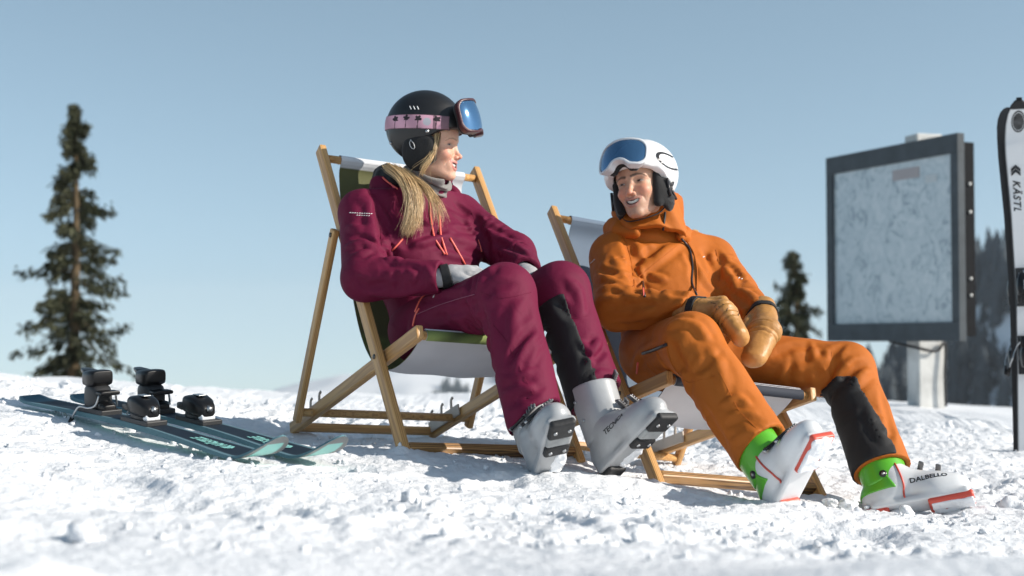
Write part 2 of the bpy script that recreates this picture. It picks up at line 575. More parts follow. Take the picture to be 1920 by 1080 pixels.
# ------------------------------------------------------------------ ground
def W(x, y, zr): return (x, y, zr)
_cp3 = np.array([
    (-.317, 4.154, -.338), (.214, 4.478, -.375), (-.752, 4.968, -.315), (-.306, 5.239, -.345),
    (.43, 4.27, -.432), (.98, 4.54, -.50), (.01, 5.15, -.37), (.55, 5.41, -.435),
    (1.2, 4.30, -.512), (1.45, 4.2, -.52), (.785, 3.95, -.448), (.125, 3.93, -.385), (.30, 3.95, -.39),
    (-.66, 3.78, -.345), (-.47, 3.86, -.352), (-.95, 4.2, -.312), (-.75, 4.15, -.320), (-1.69, 4.97, -.222), (-1.3, 4.6, -.266),
    (2.27, 6.3, -.50), (-2.7, 7.5, -.183), (-1.55, 8.0, -.318), (.12, 9.0, -.395), (-.8, 6.6, -.345), (0, 6.8, -.372), (1.8, 10.5, -.45), (4.6, 13.0, -.61),
    (-1.6, 3.0, -.25), (0, 2.5, -.36), (1.3, 2.8, -.46), (0, 2.0, -.35), (-.7, 2.0, -.325), (.8, 2.1, -.36), (-.7, 3.0, -.33), (.6, 3.2, -.43),
    (-4, 4, -.02), (6, 4, -.9), (-6, 12, -.05), (9, 14, -1.0), (0, -1, -.4), (-4, -1, -.1), (4, -1, -.6)])
def _tps(r2): return 0.5 * r2 * np.log(np.maximum(r2, 1e-12))
def _fit():
    n = len(_cp3); X = _cp3[:, :2]
    K = _tps(((X[:, None] - X[None]) ** 2).sum(-1)) + np.eye(n) * 0.02
    Q = np.concatenate([np.ones((n, 1)), X], 1)
    A = np.block([[K, Q], [Q.T, np.zeros((3, 3))]])
    return np.linalg.solve(A, np.concatenate([_cp3[:, 2], np.zeros(3)]))
_tw = _fit()
def ground_base(x, y):
    x = np.asarray(x, float); y = np.asarray(y, float)
    xc = np.clip(x, -9, 11); yc = np.clip(y, -3, 15)
    z = _tw[-3] + _tw[-2] * xc + _tw[-1] * yc
    for i in range(len(_cp3)):
        z = z + _tw[i] * _tps((xc - _cp3[i, 0]) ** 2 + (yc - _cp3[i, 1]) ** 2)
    far = np.maximum(np.hypot(x, np.maximum(y, 0)) - 15, 0)
    ang = np.clip(x / np.maximum(y, 1), -.5, .5)
    dc = 8.6 + np.clip(ang * 1.2 + .05, -.12, .45) * 9
    over = np.maximum(np.hypot(x * .6, y) - dc, 0) * (y > 0)
    drop = np.where(over < 5, 0.008 * over ** 2, 0.2 + 0.08 * (over - 5))
    # near swell at lower right, close to the lens
    sw = 0.095 * smooth01((x + .25) / .9) * np.exp(-((y - 1.62) / .42) ** 2) + .05 * np.exp(-((x + .62) / .12) ** 2 - ((y - 1.75) / .2) ** 2)
    return z - drop + sw + CAMZ

def smooth01(t): t = np.clip(t, 0, 1); return t * t * (3 - 2 * t)

PRINTS = [(-.35, 3.35, .4), (.05, 3.3, .1), (-.9, 3.3, 2.4), (.55, 3.45, .9), (-1.2, 3.65, .6), (1.05, 3.7, .3), (1.6, 4.5, .2), (1.75, 5.2, 1.2), (1.3, 5.4, .4), (-.05, 3.75, 1.3),
          (-.45, 2.9, 2.0), (.25, 2.75, .5), (-1.05, 5.6, .9), (2.0, 4.2, .7), (-.5, 3.8, .2), (.65, 2.95, 1.8), (-1.5, 4.1, 1.2)]
def ground_z(x, y):
    z = ground_base(x, y)
    near = smooth01((y - 1.9) / .9)                         # fresher, smoother close by
    amp = (0.35 + 0.65 * near) / (1 + np.maximum(np.hypot(x, y) - 9, 0) * .08)
    for (ax, ay), (bx_, by) in (((-1.68, 4.93), (-.65, 3.80)), ((-1.52, 5.0), (-.49, 3.86))):     # pressed flat under the skis
        t = np.clip(((x - ax) * (bx_ - ax) + (y - ay) * (by - ay)) / ((bx_ - ax) ** 2 + (by - ay) ** 2), 0, 1)
        amp = amp * (.3 + .7 * smooth01((np.hypot(x - ax - t * (bx_ - ax), y - ay - t * (by - ay)) - .03) / .10))
    wx = x + .05 * noise2(x * 3.1, y * 3.1, 71); wy = y + .05 * noise2(x * 3.1, y * 3.1, 72)
    z = z + amp * .022 * fbm2(wx * 1.7, wy * 1.7, 1, 3)
    n1 = fbm2(wx * 6.3, wy * 6.3, 11, 3)
    patch = smooth01(.6 + .9 * noise2(x * 1.1, y * 1.1, 5))
    z = z + amp * patch * .012 * (smooth01((n1 - .0) / .55) - .3)
    n2 = fbm2(wx * 23, wy * 23, 21, 3)
    z = z + amp * (.25 + .75 * patch) * (1 + .5 * smooth01((y - 3.2) / .8)) * .0098 * (smooth01((n2 + .10) / .75) - .3) * (.35 + .65 * smooth01(.45 + 1.3 * noise2(x * 1.6, y * 1.6, 95)))
    n3 = fbm2(x * 48, y * 48, 31, 2)
    z = z + amp * .0062 * (smooth01((n3 + .4) / .9) - .5)
    z = z - amp * .02 * smooth01((noise2(wx * 2.6, wy * 2.6, 41) - .38) / .3)      # boot prints and hollows
    ra = (-.70 * x + .72 * y + .012 * noise2(x * 3, y * 3, 91)) / .034        # old groomer ridges
    z = z + .0032 * np.sin(2 * np.pi * ra) * smooth01(1 - np.hypot((x - .22) / .75, (y - 3.05) / .55)) * smooth01(.5 + 1.2 * noise2(x * 2.2, y * 2.2, 92))
    for cx, cy in ((-.317, 4.154), (.214, 4.478), (-.752, 4.968), (-.306, 5.239), (.43, 4.27), (.98, 4.54), (.14, 3.90), (.31, 3.92), (.79, 3.93), (1.17, 4.34), (1.38, 4.30), (2.27, 6.3)):
        r2 = ((x - cx) ** 2 + (y - cy) ** 2) / .075 ** 2
        z = z + (.017 + .010 * noise2(x * 22, y * 22, 93)) * np.exp(-r2)             # snow heaped where things stand
    for cx, cy, an in PRINTS:
        u = (x - cx) * math.cos(an) + (y - cy) * math.sin(an); v = -(x - cx) * math.sin(an) + (y - cy) * math.cos(an)
        e = np.hypot(u / .155, v / (.058 + .012 * (u > 0)))
        z = z - .013 * smooth01((1.15 - e) / .5) + .006 * np.exp(-((e - 1.3) / .22) ** 2)
    lum = np.maximum(noise2(x * 5.5, y * 5.5, 52), 0) * smooth01((1.95 - y) / .4)
    z = z + .05 * lum * smooth01((-.35 - x) / .2)
    return z

def _axis(a, b, d, ends, far):
    core = np.arange(a, b, d)
    up = [b]; s = d
    while up[-1] < far: s *= 1.16; up.append(up[-1] + s)
    dn = [a]; s = d
    while dn[-1] > -far * ends: s *= 1.16; dn.append(dn[-1] - s)
    return np.array(dn[::-1] + list(core[1:]) + up)
gx = _axis(-2.5, 3.0, 0.0105, 1.0, 2000.0)
gy = _axis(1.25, 7.6, 0.0115, .02, 2000.0)
GX, GY = np.meshgrid(gx, gy, indexing='ij')
GZ = ground_z(GX.ravel(), GY.ravel())
ni, nj = GX.shape
ii = np.arange(ni - 1)[:, None] * nj + np.arange(nj - 1)[None]
gF = np.stack([ii, ii + nj, ii + nj + 1, ii + 1], -1).reshape(-1, 4)

snow = bpy.data.materials.new('snow'); snow.use_nodes = True
_n = snow.node_tree.nodes; _l = snow.node_tree.links; _b = _n['Principled BSDF']
_b.inputs['Roughness'].default_value = 0.55; _b.inputs['Specular IOR Level'].default_value = 0.35
_b.inputs['Base Color'].default_value = (0.80, 0.815, 0.84, 1)
_tc = _n.new('ShaderNodeTexCoord')
_last = None
for sc, dist in ((60, .006), (230, .0022), (700, .0008)):
    nz = _n.new('ShaderNodeTexNoise'); nz.inputs['Scale'].default_value = sc; nz.inputs['Detail'].default_value = 3
    _l.new(_tc.outputs['Object'], nz.inputs['Vector'])
    bp = _n.new('ShaderNodeBump'); bp.inputs['Distance'].default_value = dist; bp.inputs['Strength'].default_value = 0.9
    _l.new(nz.outputs[0], bp.inputs['Height'])
    if _last is not None: _l.new(_last, bp.inputs['Normal'])
    _last = bp.outputs[0]
_l.new(_last, _b.inputs['Normal'])

gme = mesh_np('ground', np.stack([GX.ravel(), GY.ravel(), GZ], 1), gF)
ground = tag(link('ground', gme, snow), 'trampled white snow falling away behind the deckchairs', kind='structure')

# loose snow crumbs: nobody could count them
def crumbs(n=1700):
    bmI = bmesh.new(); bmesh.ops.create_icosphere(bmI, subdivisions=2, radius=1.0)
    base = np.array([v.co for v in bmI.verts]); bf = np.array([[v.index for v in f.verts] for f in bmI.faces]); bmI.free()
    Vs = []; Fs = []; r = np.random.default_rng(3)
    for i in range(n):
        while True:
            y = 2.2 + 6.0 * r.random() ** 0.8; x = (r.random() * 2 - 1) * y * .38 + .1
            if math.sin(x * 3.1 + 1) * math.sin(y * 2.7) + .5 * math.sin(x * 7 + y * 5) > r.random() * 1.6 - .8: break
        s = .003 + .008 * r.random() ** 3
        if r.random() < .03: s *= 2.2
        q = base * s * (1 + .22 * r.standard_normal((len(base), 1))) * (1 + .3 * (r.random(3) - .5))
        Vs.append((x, y, s)); Fs.append(q)
    xy = np.array(Vs); z = ground_z(xy[:, 0], xy[:, 1])
    V = np.concatenate([q + np.array([xy[i, 0], xy[i, 1], z[i] + xy[i, 2] * .35]) for i, q in enumerate(Fs)])
    F = np.concatenate([bf + i * len(base) for i in range(n)])
    return mesh_np('snow_crumbs', V, F)
tag(link('snow_crumbs', crumbs(), snow), 'loose crumbs of snow scattered over the trampled slope', 'snow', kind='stuff')
# bigger lumps thrown up round the boots on the right
def lump(loc, s, seed):
    bm = bmesh.new(); bmesh.ops.create_icosphere(bm, subdivisions=4, radius=1.0)
    V = np.array([v.co for v in bm.verts]); F = np.array([[v.index for v in f.verts] for f in bm.faces]); bm.free()
    n = noise3(V[:, 0] * 1.6 + seed, V[:, 1] * 1.6, V[:, 2] * 1.6) * .33 + noise3(V[:, 0] * 4.5 + seed, V[:, 1] * 4.5, V[:, 2] * 4.5) * .12
    V = V * (1 + n)[:, None] * np.array([1.1, .95, .75]) * s
    return mesh_np('snow_lump', V, F), (loc[0], loc[1], ground_base(loc[0], loc[1]) + s * .25)
_lumps = [((1905, 912), 4.55, .055, 'big rounded snow lump at the right picture edge'),
          ((1590, 912), 4.2, .026, 'snow lump between the heels of the two white and green boots'),
          ((1555, 905), 4.25, .020, 'smaller snow lump just right of the propped up white boot'),
          ((125, 706), 6.9, .035, 'round snow lump on the crest before the tall spruce trunk')]
for i, ((px, py), y, s, lb) in enumerate(_lumps):
    q = P(px, py, y)
    me, loc = lump((q[0], q[1]), s, 3.7 * i + 1)
    tag(link('snow_lump', me, snow, loc=loc), lb, 'snow lump', 'single lumps of snow on the slope')

# ------------------------------------------------------------------ far hills with their woods
def hill(name, label, xs, ys, zf):
    X, Y = np.meshgrid(xs, ys, indexing='ij'); Z = zf(X.ravel(), Y.ravel())
    a, b = X.shape; q = np.arange(a - 1)[:, None] * b + np.arange(b - 1)[None]
    F = np.stack([q, q + b, q + b + 1, q + 1], -1).reshape(-1, 4)
    return tag(link(name, mesh_np(name, np.stack([X.ravel(), Y.ravel(), Z], 1), F), snow), label, kind='structure')

def cone_wood(name, label, pts, hs, mat, seed=0):
    r = np.random.default_rng(seed); Vs = []; Fs = []; off = 0; k = 7
    for (x, y, z), h in zip(pts, hs):
        tiers = 6
        for t in range(tiers):
            z0 = z + h * (.08 + .78 * t / tiers); z1 = z0 + h * (.32 - .02 * t)
            rr = h * .19 * (1 - t / tiers) ** .8 + h * .02
            a0 = r.random() * 6.28
            rad = rr * (.7 + .6 * r.random(k))
            ring = np.stack([x + rad * np.cos(a0 + np.arange(k) * 6.283 / k), y + rad * np.sin(a0 + np.arange(k) * 6.283 / k), z0 - rr * .35 * (rad / rr)], 1)
            Vs.append(np.concatenate([ring, [[x + .03 * h * r.standard_normal(), y, z1]]]))
            Fs.append(np.array([[off + i, off + (i + 1) % k, off + k] for i in range(k)])); off += k + 1
    return tag(link(name, mesh_np(name, np.concatenate(Vs), np.concatenate(Fs)), mat, smooth=False), label, 'wood', kind='stuff')

far_needle = pmat('far_conifers', (0.050, 0.064, 0.075), .9, var=.5, vscale=.05)  # bluish base paints some distance haze into the needle colour

def zf_right(x, y):
    u = (x - 115) / 50.0
    ridge = -14 + 38 * smooth01((x - 108) / 48) + 34 * smooth01((x - 150) / 160)
    t = (y - 430) / 180.0
    prof = np.exp(-np.maximum(-t, 0) ** 2 * 2.4) * np.exp(-np.maximum(t, 0) ** 2 * 1.0)
    z = -70 + (ridge + 70) * prof
    return z + 5 * fbm2(x * .02, y * .02, 3, 3) + 3.0 * np.sin(y * .05 + x * .03) + CAMZ
hill('hill_right', 'snowy mountainside behind the map board', np.linspace(40, 420, 110), np.linspace(170, 640, 110), zf_right)
_r = np.random.default_rng(5)
_x = 70 + 270 * _r.random(9000); _y = 240 + 210 * _r.random(9000); _px = 960 + FPX * _x / _y
_z = zf_right(_x, _y); _d = noise2(_x * .035, _y * .02, 9)
_k = np.where((_z > 5) & (_y > 350), .42, np.where(_d > .2, .30, .02)) * np.where((_y > 318) & (_y < 345), .12, 1.0)
_m = np.flatnonzero((_px > 1560) & (_px < 2100) & (_r.random(9000) < _k))[:1100]
tp = np.stack([_x, _y, _z - .5], 1)[_m]; th = 7 + 8 * _r.random(len(_m))
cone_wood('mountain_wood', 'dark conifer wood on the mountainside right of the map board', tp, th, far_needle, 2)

def zf_mid(x, y):
    r1 = -26 - 30 * ((x + 50) / 190) ** 2 + 4 * fbm2(x * .012, x * 0, 4, 3)
    t = (y - 1500) / 260.0
    return -140 + (r1 + 140) * np.exp(-t * t) + 6 * fbm2(x * .008, y * .008, 6, 3) + CAMZ
hill('hill_far', 'low snowy hill far behind the legs of the first deckchair', np.linspace(-330, 330, 120), np.linspace(1050, 1900, 60), zf_mid)
_x = -260 + 480 * _r.random(9000); _y = 1250 + 260 * _r.random(9000)
_d = noise2(_x * .018, _y * .012, 15) + np.where((_x < -80) & (_y > 1400), .45, 0)
_m = np.flatnonzero((_d > .22) & (_x > -128))[:900]
tp = np.stack([_x, _y, zf_mid(_x, _y) - 1], 1)[_m]; th = 9 + 9 * _r.random(len(_m))
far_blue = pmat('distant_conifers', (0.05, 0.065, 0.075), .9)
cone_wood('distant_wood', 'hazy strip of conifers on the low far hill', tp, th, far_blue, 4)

# ------------------------------------------------------------------ spruces
bark = pmat('spruce_bark', (0.10, 0.068, 0.035), .9, var=.4, vscale=12, bump=.01, bscale=30)
needles = pmat('spruce_needles', (0.056, 0.060, 0.028), .75, var=.5, vscale=3.0)
def spruce(loc, h, rmax, label, seed, first=.06, dens=1.0, lean=0.0):
    r = np.random.default_rng(seed)
    root = tag(empty('spruce_tree', loc), label, 'tree', 'spruces behind the crest')
    bm = bmesh.new()
    tpts = [(lean * t * h + .02 * h * math.sin(3 * t) * .3, 0, t * h) for t in np.linspace(-.02, 1, 12)]
    add_tube(bm, tpts, [.024 * h * (1 - .93 * t) + .004 for t in np.linspace(0, 1, 12)], 8)
    V = []; F = []; off = 0
    nwh = int(48 * dens)
    for w in range(nwh):
        t = first + (1 - first) * (w / nwh) ** 1.05
        R0 = rmax * (1 - t) ** .80 * (1.0 if t > .12 else .9)
        for b in range(r.integers(3, 5)):
            if r.random() < .13: continue
            az = r.random() * 6.283; L = R0 * (.35 + .85 * r.random() ** 1.2) + .05
            if r.random() < .12: L *= .5
            zz = t * h + (r.random() - .5) * h / nwh * 3
            d = np.array([math.cos(az), math.sin(az)])
            droop = .38 + .34 * (1 - t) + .20 * r.standard_normal(); rise = .18 * r.random()
            n = 9; pts = []
            for k in range(n + 1):
                s = k / n
                pts.append(np.array([lean * t * h + d[0] * L * s, d[1] * L * s, zz + L * (-droop * s + rise * s * s * 1.7 + .08 * s)]))
            add_tube(bm, pts[:8], [.010 * (1 - .1 * k) * (.5 + h * .1) for k in range(8)], 4, caps=False)
            ks = np.array([k for k in range(2 if t < .75 else 1, n + 1) if r.random() >= .25 * (1 - k / n)], int)
            if not len(ks): continue
            kk = np.repeat(ks, 12); sd = np.tile([-1, -1, -1, -1, -1, 1, 1, 1, 1, 1, 0, 0], len(ks)); sv = kk / n; M = len(kk)
            tl = np.where(sd != 0, .07 + .24 * L * (1 - .75 * sv) * (.4 + .6 * r.random(M)), .13)
            dv = np.stack([d[0] * (.6 + .3 * r.random(M)) - d[1] * sd * .8, d[1] * .7 + d[0] * sd * .8, -.35 - .9 * r.random(M)], 1)
            dv /= np.linalg.norm(dv, axis=1)[:, None]; dv += .25 * r.standard_normal((M, 3)); dv /= np.linalg.norm(dv, axis=1)[:, None]
            pa = np.array(pts)[kk] + r.standard_normal((M, 3)) * np.array([.03, .03, .05]); pe = pa + dv * tl[:, None]
            up = np.cross(dv, r.standard_normal((M, 3))); up /= np.linalg.norm(up, axis=1)[:, None]
            wd = (.011 + .013 * r.random(M))[:, None]; pm = (pa + pe) / 2 + np.array([0, 0, .01]); u2 = np.cross(dv, up)
            V.append(np.stack([pa, pm + up * wd, pe, pm - up * wd, pm + u2 * wd, pm - u2 * wd], 1).reshape(-1, 3))
            o6 = off + 6 * np.arange(M)[:, None]
            F.append((o6[:, :, None] + np.array([[0, 1, 2], [0, 2, 3], [0, 4, 2], [0, 2, 5]])[None]).reshape(-1, 3)); off += 6 * M
    link('trunk', bm_mesh('trunk', bm), bark, root)
    link('crown', mesh_np('crown', np.concatenate(V), np.concatenate(F)), needles, root, smooth=False)
    return root
def put_spruce(px, ytop, y, base_px, hidden, rmax_px, **kw):
    top = P(px, ytop, y); bot = P(px, base_px, y)
    z0 = bot[2] - hidden
    spruce((bot[0], y, z0), top[2] - z0, rmax_px / FPX * y * 1.0, **kw)
put_spruce(136, 203, 25.0, 715, .55, 132, label='tall spruce with gaps in its crown on the left', seed=11, first=.05)
put_spruce(1492, 472, 34.0, 775, .9, 118, label='smaller spruce between the man and the map board', seed=23, first=.08, dens=.9)

# ------------------------------------------------------------------ map board
frame_m = pmat('board_frame', (0.058, 0.068, 0.076), .6, spec=.2, var=.15)
side_m = pmat('board_side', (0.010, 0.0105, 0.012), .7, spec=.08, var=.1)  # near-black base paints shade onto an end the sun would light
post_m = pmat('galvanised_post', (0.55, 0.55, 0.53), .6, metal=.15, var=.2, vscale=6, bump=.002, bscale=40)
rubber = pmat('black_cable', (0.012, 0.012, 0.014), .6)
def map_mat():
    m = bpy.data.materials.new('panorama_map_print'); m.use_nodes = True
    N = m.node_tree.nodes; L = m.node_tree.links; b = N['Principled BSDF']
    b.inputs['Roughness'].default_value = .25
    tc = N.new('ShaderNodeTexCoord'); nz = N.new('ShaderNodeTexNoise'); nz.inputs['Scale'].default_value = 9; nz.inputs['Detail'].default_value = 10; nz.inputs['Distortion'].default_value = 1.4
    L.new(tc.outputs['Object'], nz.inputs[0])
    cr = N.new('ShaderNodeValToRGB'); e = cr.color_ramp.elements
    e[0].position = .30; e[0].color = (.25, .30, .33, 1); e[1].position = .66; e[1].color = (.47, .52, .54, 1)
    x = e.new(.45); x.color = (.39, .45, .48, 1)
    L.new(nz.outputs[0], cr.inputs[0]); L.new(cr.outputs[0], b.inputs['Base Color'])
    return m
def board():
    yr, yl = 11.0, 12.55
    br = P(1806, 640, yr); tr = P(1806, 247, yr); bl = P(1557, 640, yl); tl = P(1557, 299, yl)
    zb = (br[2] + bl[2]) / 2; zt = (tr[2] + tl[2]) / 2
    ax = nrm([br[0] - bl[0], br[1] - bl[1], 0]); wid = np.hypot(br[0] - bl[0], br[1] - bl[1]); H = zt - zb
    nrmv = np.array([ax[1], -ax[0], 0.0]); 
    if nrmv[1] > 0: nrmv = -nrmv
    # panel normal looks left and towards the lens
    mid = np.array([(br[0] + bl[0]) / 2, (br[1] + bl[1]) / 2, 0])
    post_xy = P(1735, 640, 11.75)
    g = ground_base(post_xy[0], post_xy[1])
    root = tag(empty('map_board', (post_xy[0], post_xy[1], float(g))), 'framed grey piste map board on a pale steel post', 'sign')
    o = np.array(root.location)
    R = np.stack([ax, -nrmv, [0, 0, 1]], 1)      # x along board, y into the board, z up
    c = mid + np.array([0, 0, (zb + zt) / 2]) - o
    def bx(name, u, v, w, hu, hv, hw, m, bev=.004, par=root): return box_obj(name, c + R @ np.array([u, v, w]), (hu, hv, hw), m, par, R, bev)
    fw = .085; fh = .15
    bx('frame_rail', 0, 0, H / 2 - fh / 2, wid / 2, .035, fh / 2, frame_m); bx('frame_rail', 0, 0, -H / 2 + fh / 2, wid / 2, .035, fh / 2, frame_m)
    bx('frame_stile', -wid / 2 + fw / 2, 0, 0, fw / 2, .034, H / 2 - fh, frame_m); bx('frame_stile', wid / 2 - fw / 2, 0, 0, fw / 2, .034, H / 2 - fh, frame_m)
    pn = bx('map_panel', 0, .004, 0, wid / 2 - fw, .012, H / 2 - fh, map_mat(), 0)
    white = pmat('map_title_print', (.42, .45, .46), .4); red = pmat('map_mark_print', (.30, .27, .27), .4)
    bx('title_box', wid * .12, -.0095, H / 2 - fh - .10, wid * .10, .0012, .045, red, 0, pn)
    bx('legend_box', wid * .30, -.0095, H / 2 - fh - .17, wid * .04, .0012, .03, white, 0, pn)
    bx('case', .05, .105, -.01, wid / 2 - .09, .062, H / 2 - .05, side_m, .006)
    for w in (-.45, -.32, .2, .42):
        bm = bmesh.new(); q = c + R @ np.array([wid / 2 - .04 + .004, .11, w])
        add_tube(bm, [q, q + R @ np.array([.012, 0, 0])], .012, 10)
        link('rivet', bm_mesh('rivet', bm), post_m, root)
    ph = zt + .09 - o[2]
    box_obj('post', (0, 0, ph / 2 - .25), (.115, .10, ph / 2 + .25), post_m, root, frame3(x=(1, .25, 0), z=(0, 0, 1)), .01)
    tube_obj('cable', catmull([c + R @ np.array([-.1, .05, -H / 2 - .0]), np.array([-.12, -.13, c[2] - H / 2 - .05]), np.array([.05, -.13, c[2] - H / 2 - .08]),
        np.array([.13, -.1, c[2] - H / 2 - .02]), np.array([.125, -.11, c[2] - H / 2 - .3]), np.array([.13, -.11, 0])]), .012, rubber, root)
    return root
board()
# ------------------------------------------------------------------ deckchairs
wood = wood_mat('oiled_beech', (0.60, 0.345, 0.13), (0.42, 0.215, 0.075))
wood_wet = wood_mat('weathered_beech', (0.46, 0.25, 0.09), (0.10, 0.05, 0.02))
iron = pmat('bolt_steel', (0.12, 0.11, 0.10), .4, metal=.8)
hook_m = pmat('notch_plate', (0.50, 0.43, 0.36), .5, var=.15)
def cloth_mat(name, attr=True, col=(.8, .8, .8)):
    return pmat(name, col, .8, attr=attr, var=.06, vscale=5, bump=.0006, bscale=900, sheen=.1)
print_m = cloth_mat('printed_canvas'); back_m = cloth_mat('white_canvas', False, (.62, .61, .64))

def deckchair(origin, yaw, roll, thA, thB, cpos, sling, colour, label):
    root = tag(empty('deckchair', tuple(origin)), label, 'deckchair', 'deckchairs in the snow')
    root.rotation_euler = Matrix(((math.cos(yaw), -math.sin(yaw), 0), (math.sin(yaw), math.cos(yaw), 0), (0, 0, 1))).to_4x4().to_euler()
    root.rotation_euler = (Matrix.Rotation(yaw, 4, 'Z') @ Matrix.Rotation(roll, 4, 'X')).to_euler()
    LA, LB, tp, sp_, tc, LC, w = 1.25, .985, .288, .757, .694, .667, .302
    wB, wC = w - .030, w + .028
    ua = np.array([-math.cos(thA), math.sin(thA)]); ub = np.array([math.cos(thB), math.sin(thB)])
    pv = ua * LA * tp; b0 = pv - ub * sp_; b1 = b0 + ub * LB; a1 = ua * LA; ct = ua * LA * tc
    uc = nrm(np.array(cpos) - ct); c0 = ct + uc * LC
    v3 = lambda p, y: np.array([p[0], y, p[1]])
    for s in (-1, 1):
        beam('back_rail', v3(ua * -.02, s * w), v3(a1, s * w), .044, .024, wood, root, bev=.006)
        beam('seat_rail', v3(b0, s * wB), v3(b1, s * wB), .044, .024, wood, root, bev=.006)
        off = np.array([-ua[1], ua[0]]) * .018
        beam('prop_rail', v3(ct + off - uc * .02, s * wC), v3(c0, s * wC), .036, .022, wood, root, bev=.007)
        for q, ww in ((pv, w), (ct + off, wC)):
            tube_obj('bolt', [v3(q, s * (ww + .010)), v3(q, s * (ww + .0145))], .008, iron, root, 12)
        # notch plate with three hooks inside the rear of the seat rail
        nb = np.array([-ub[1], ub[0]])
        R = np.stack([v3(ub, 0), [0, 1, 0], v3(nb, 0)], 1)
        pl = box_obj('notch_plate', v3(b0 + ub * .14 + nb * .012, s * (wB - .018)), (.115, .0035, .020), hook_m, root, R, .003)
        for k, d in enumerate((.045, .125, .20)):
            q = b0 + ub * d + nb * .02
            hp = [q, q + nb * .022 + ub * .002, q + nb * .040 + ub * .006, q + nb * .046 + ub * .015, q + nb * .042 + ub * .020]
            tube_obj('hook', catmull([v3(h, s * (wB - .018)) for h in hp], 4), [.0080 - .0002 * i for i in range(17)], hook_m, pl, 7, flat=(.55, 1))
    tube_obj('prop_bar', [v3(c0 - uc * .035, -wC), v3(c0 - uc * .035, wC)], .0145, wood, root, 14)
    beam('rear_bar', v3(b0 + ub * .025, -wB + .012), v3(b0 + ub * .025, wB - .012), .030, .028, wood, root, side=v3(ub, 0), bev=.008)
    beam('front_bar', v3(ua * .025, -w + .012), v3(ua * .025, w - .012), .040, .024, wood_wet, root, side=v3(ua, 0), bev=.006)
    top = a1 - ua * .045; fr = b1 - ub * .028
    tube_obj('top_bar', [v3(top, -w + .010), v3(top, w - .010)], .0135, wood, root, 12)
    tube_obj('seat_bar', [v3(fr, -wB + .010), v3(fr, wB - .010)], .0135, wood, root, 12)
    # sling: closed loop over the bars, printed side up, white underneath
    nn = np.array([ua[1], -ua[0]])
    arcp = lambda c, e1, e2, a0, a1, m: [c + .0175 * (math.cos(a) * e1 + math.sin(a) * e2) for a in np.linspace(a0, a1, m)]
    nbv = np.array([-ub[1], ub[0]])
    path = arcp(top, nn, ua, math.radians(190), math.radians(-75), 9) + [np.array(q) for q in sling] + arcp(fr, nbv, ub, math.radians(-30), math.radians(170), 7)
    path = np.array(catmull(path, 7)); n = len(path)
    tt = np.gradient(path, axis=0); tt /= np.linalg.norm(tt, axis=1)[:, None]
    nor = np.stack([tt[:, 1], -tt[:, 0]], 1)      # below / behind the cloth
    arc = np.concatenate([[0], np.cumsum(np.linalg.norm(np.diff(path, axis=0), axis=1))]); arc /= arc[-1]
    ny = 25; ys = np.linspace(-1, 1, ny); hw = .243
    for nm, mt, off in (('sling', print_m, 0.0), ('sling_back', back_m, .0028)):
        V = np.zeros((n, ny, 3)); C = np.zeros((n, ny, 3))
        for j, yy in enumerate(ys):
            sag = .012 * (1 - yy * yy) * np.sin(np.pi * arc) + .003 * np.sin(7 * yy + 9 * arc) * np.sin(np.pi * arc)
            q = path + nor * (sag + off)[:, None]
            narrow = 1 - .06 * np.sin(np.pi * arc)
            V[:, j] = np.stack([q[:, 0], yy * hw * narrow, q[:, 1]], 1)
            if nm == 'sling': C[:, j] = [colour(a, yy) for a in arc]
        q = np.arange(n - 1)[:, None] * ny + np.arange(ny - 1)[None]
        F = np.stack([q, q + ny, q + ny + 1, q + 1], -1).reshape(-1, 4)
        if off: F = F[:, ::-1]
        me = mesh_np(nm, V.reshape(-1, 3), F)
        if nm == 'sling': paint(me, C.reshape(-1, 3))
        link(nm, me, mt, root)
    return root

def col_w(a, y):
    if a < .075 or (y > .45 and a < .14): return (.66, .67, .70)
    n = math.sin(a * 61 + 3 * y) * math.sin(y * 9 + a * 23)
    g = np.array([.115, .118, .045]) if a < .55 else np.array([.15, .19, .055])
    return g * (1 + (.0 if a < .6 else .6) * n)
def col_m(a, y):
    if a < .035: return (.45, .53, .62)
    if y > -.25 + .9 * (a - .05) and a < .16: return (.74, .75, .78)  # white area painted in for the sunlit part of the cloth
    if a > .82: return (.028, .034, .05)
    return (.13, .18, .25)  # blue darkened to paint in the shade lying across the sling
D2R = math.radians
deckchair((-.052, 4.300, -.350 + CAMZ), D2R(-59.0), D2R(-3.4), D2R(52.4), D2R(19.8), (-.757, .065),
          [(-.735, .90), (-.70, .76), (-.625, .56), (-.52, .37), (-.40, .268), (-.28, .250), (-.15, .290)], col_w,
          'wooden deckchair with olive and white sling holding the woman in burgundy')
deckchair((.705, 4.400, -.456 + CAMZ), D2R(-64.0), D2R(-6.2), D2R(46.1), D2R(15.2), (-.86, .09),
          [(-.835, .80), (-.80, .68), (-.71, .48), (-.60, .31), (-.47, .205), (-.33, .185), (-.18, .235)], col_m,
          'wooden deckchair with sling painted blue for shade and white for sun, holding the man in orange')

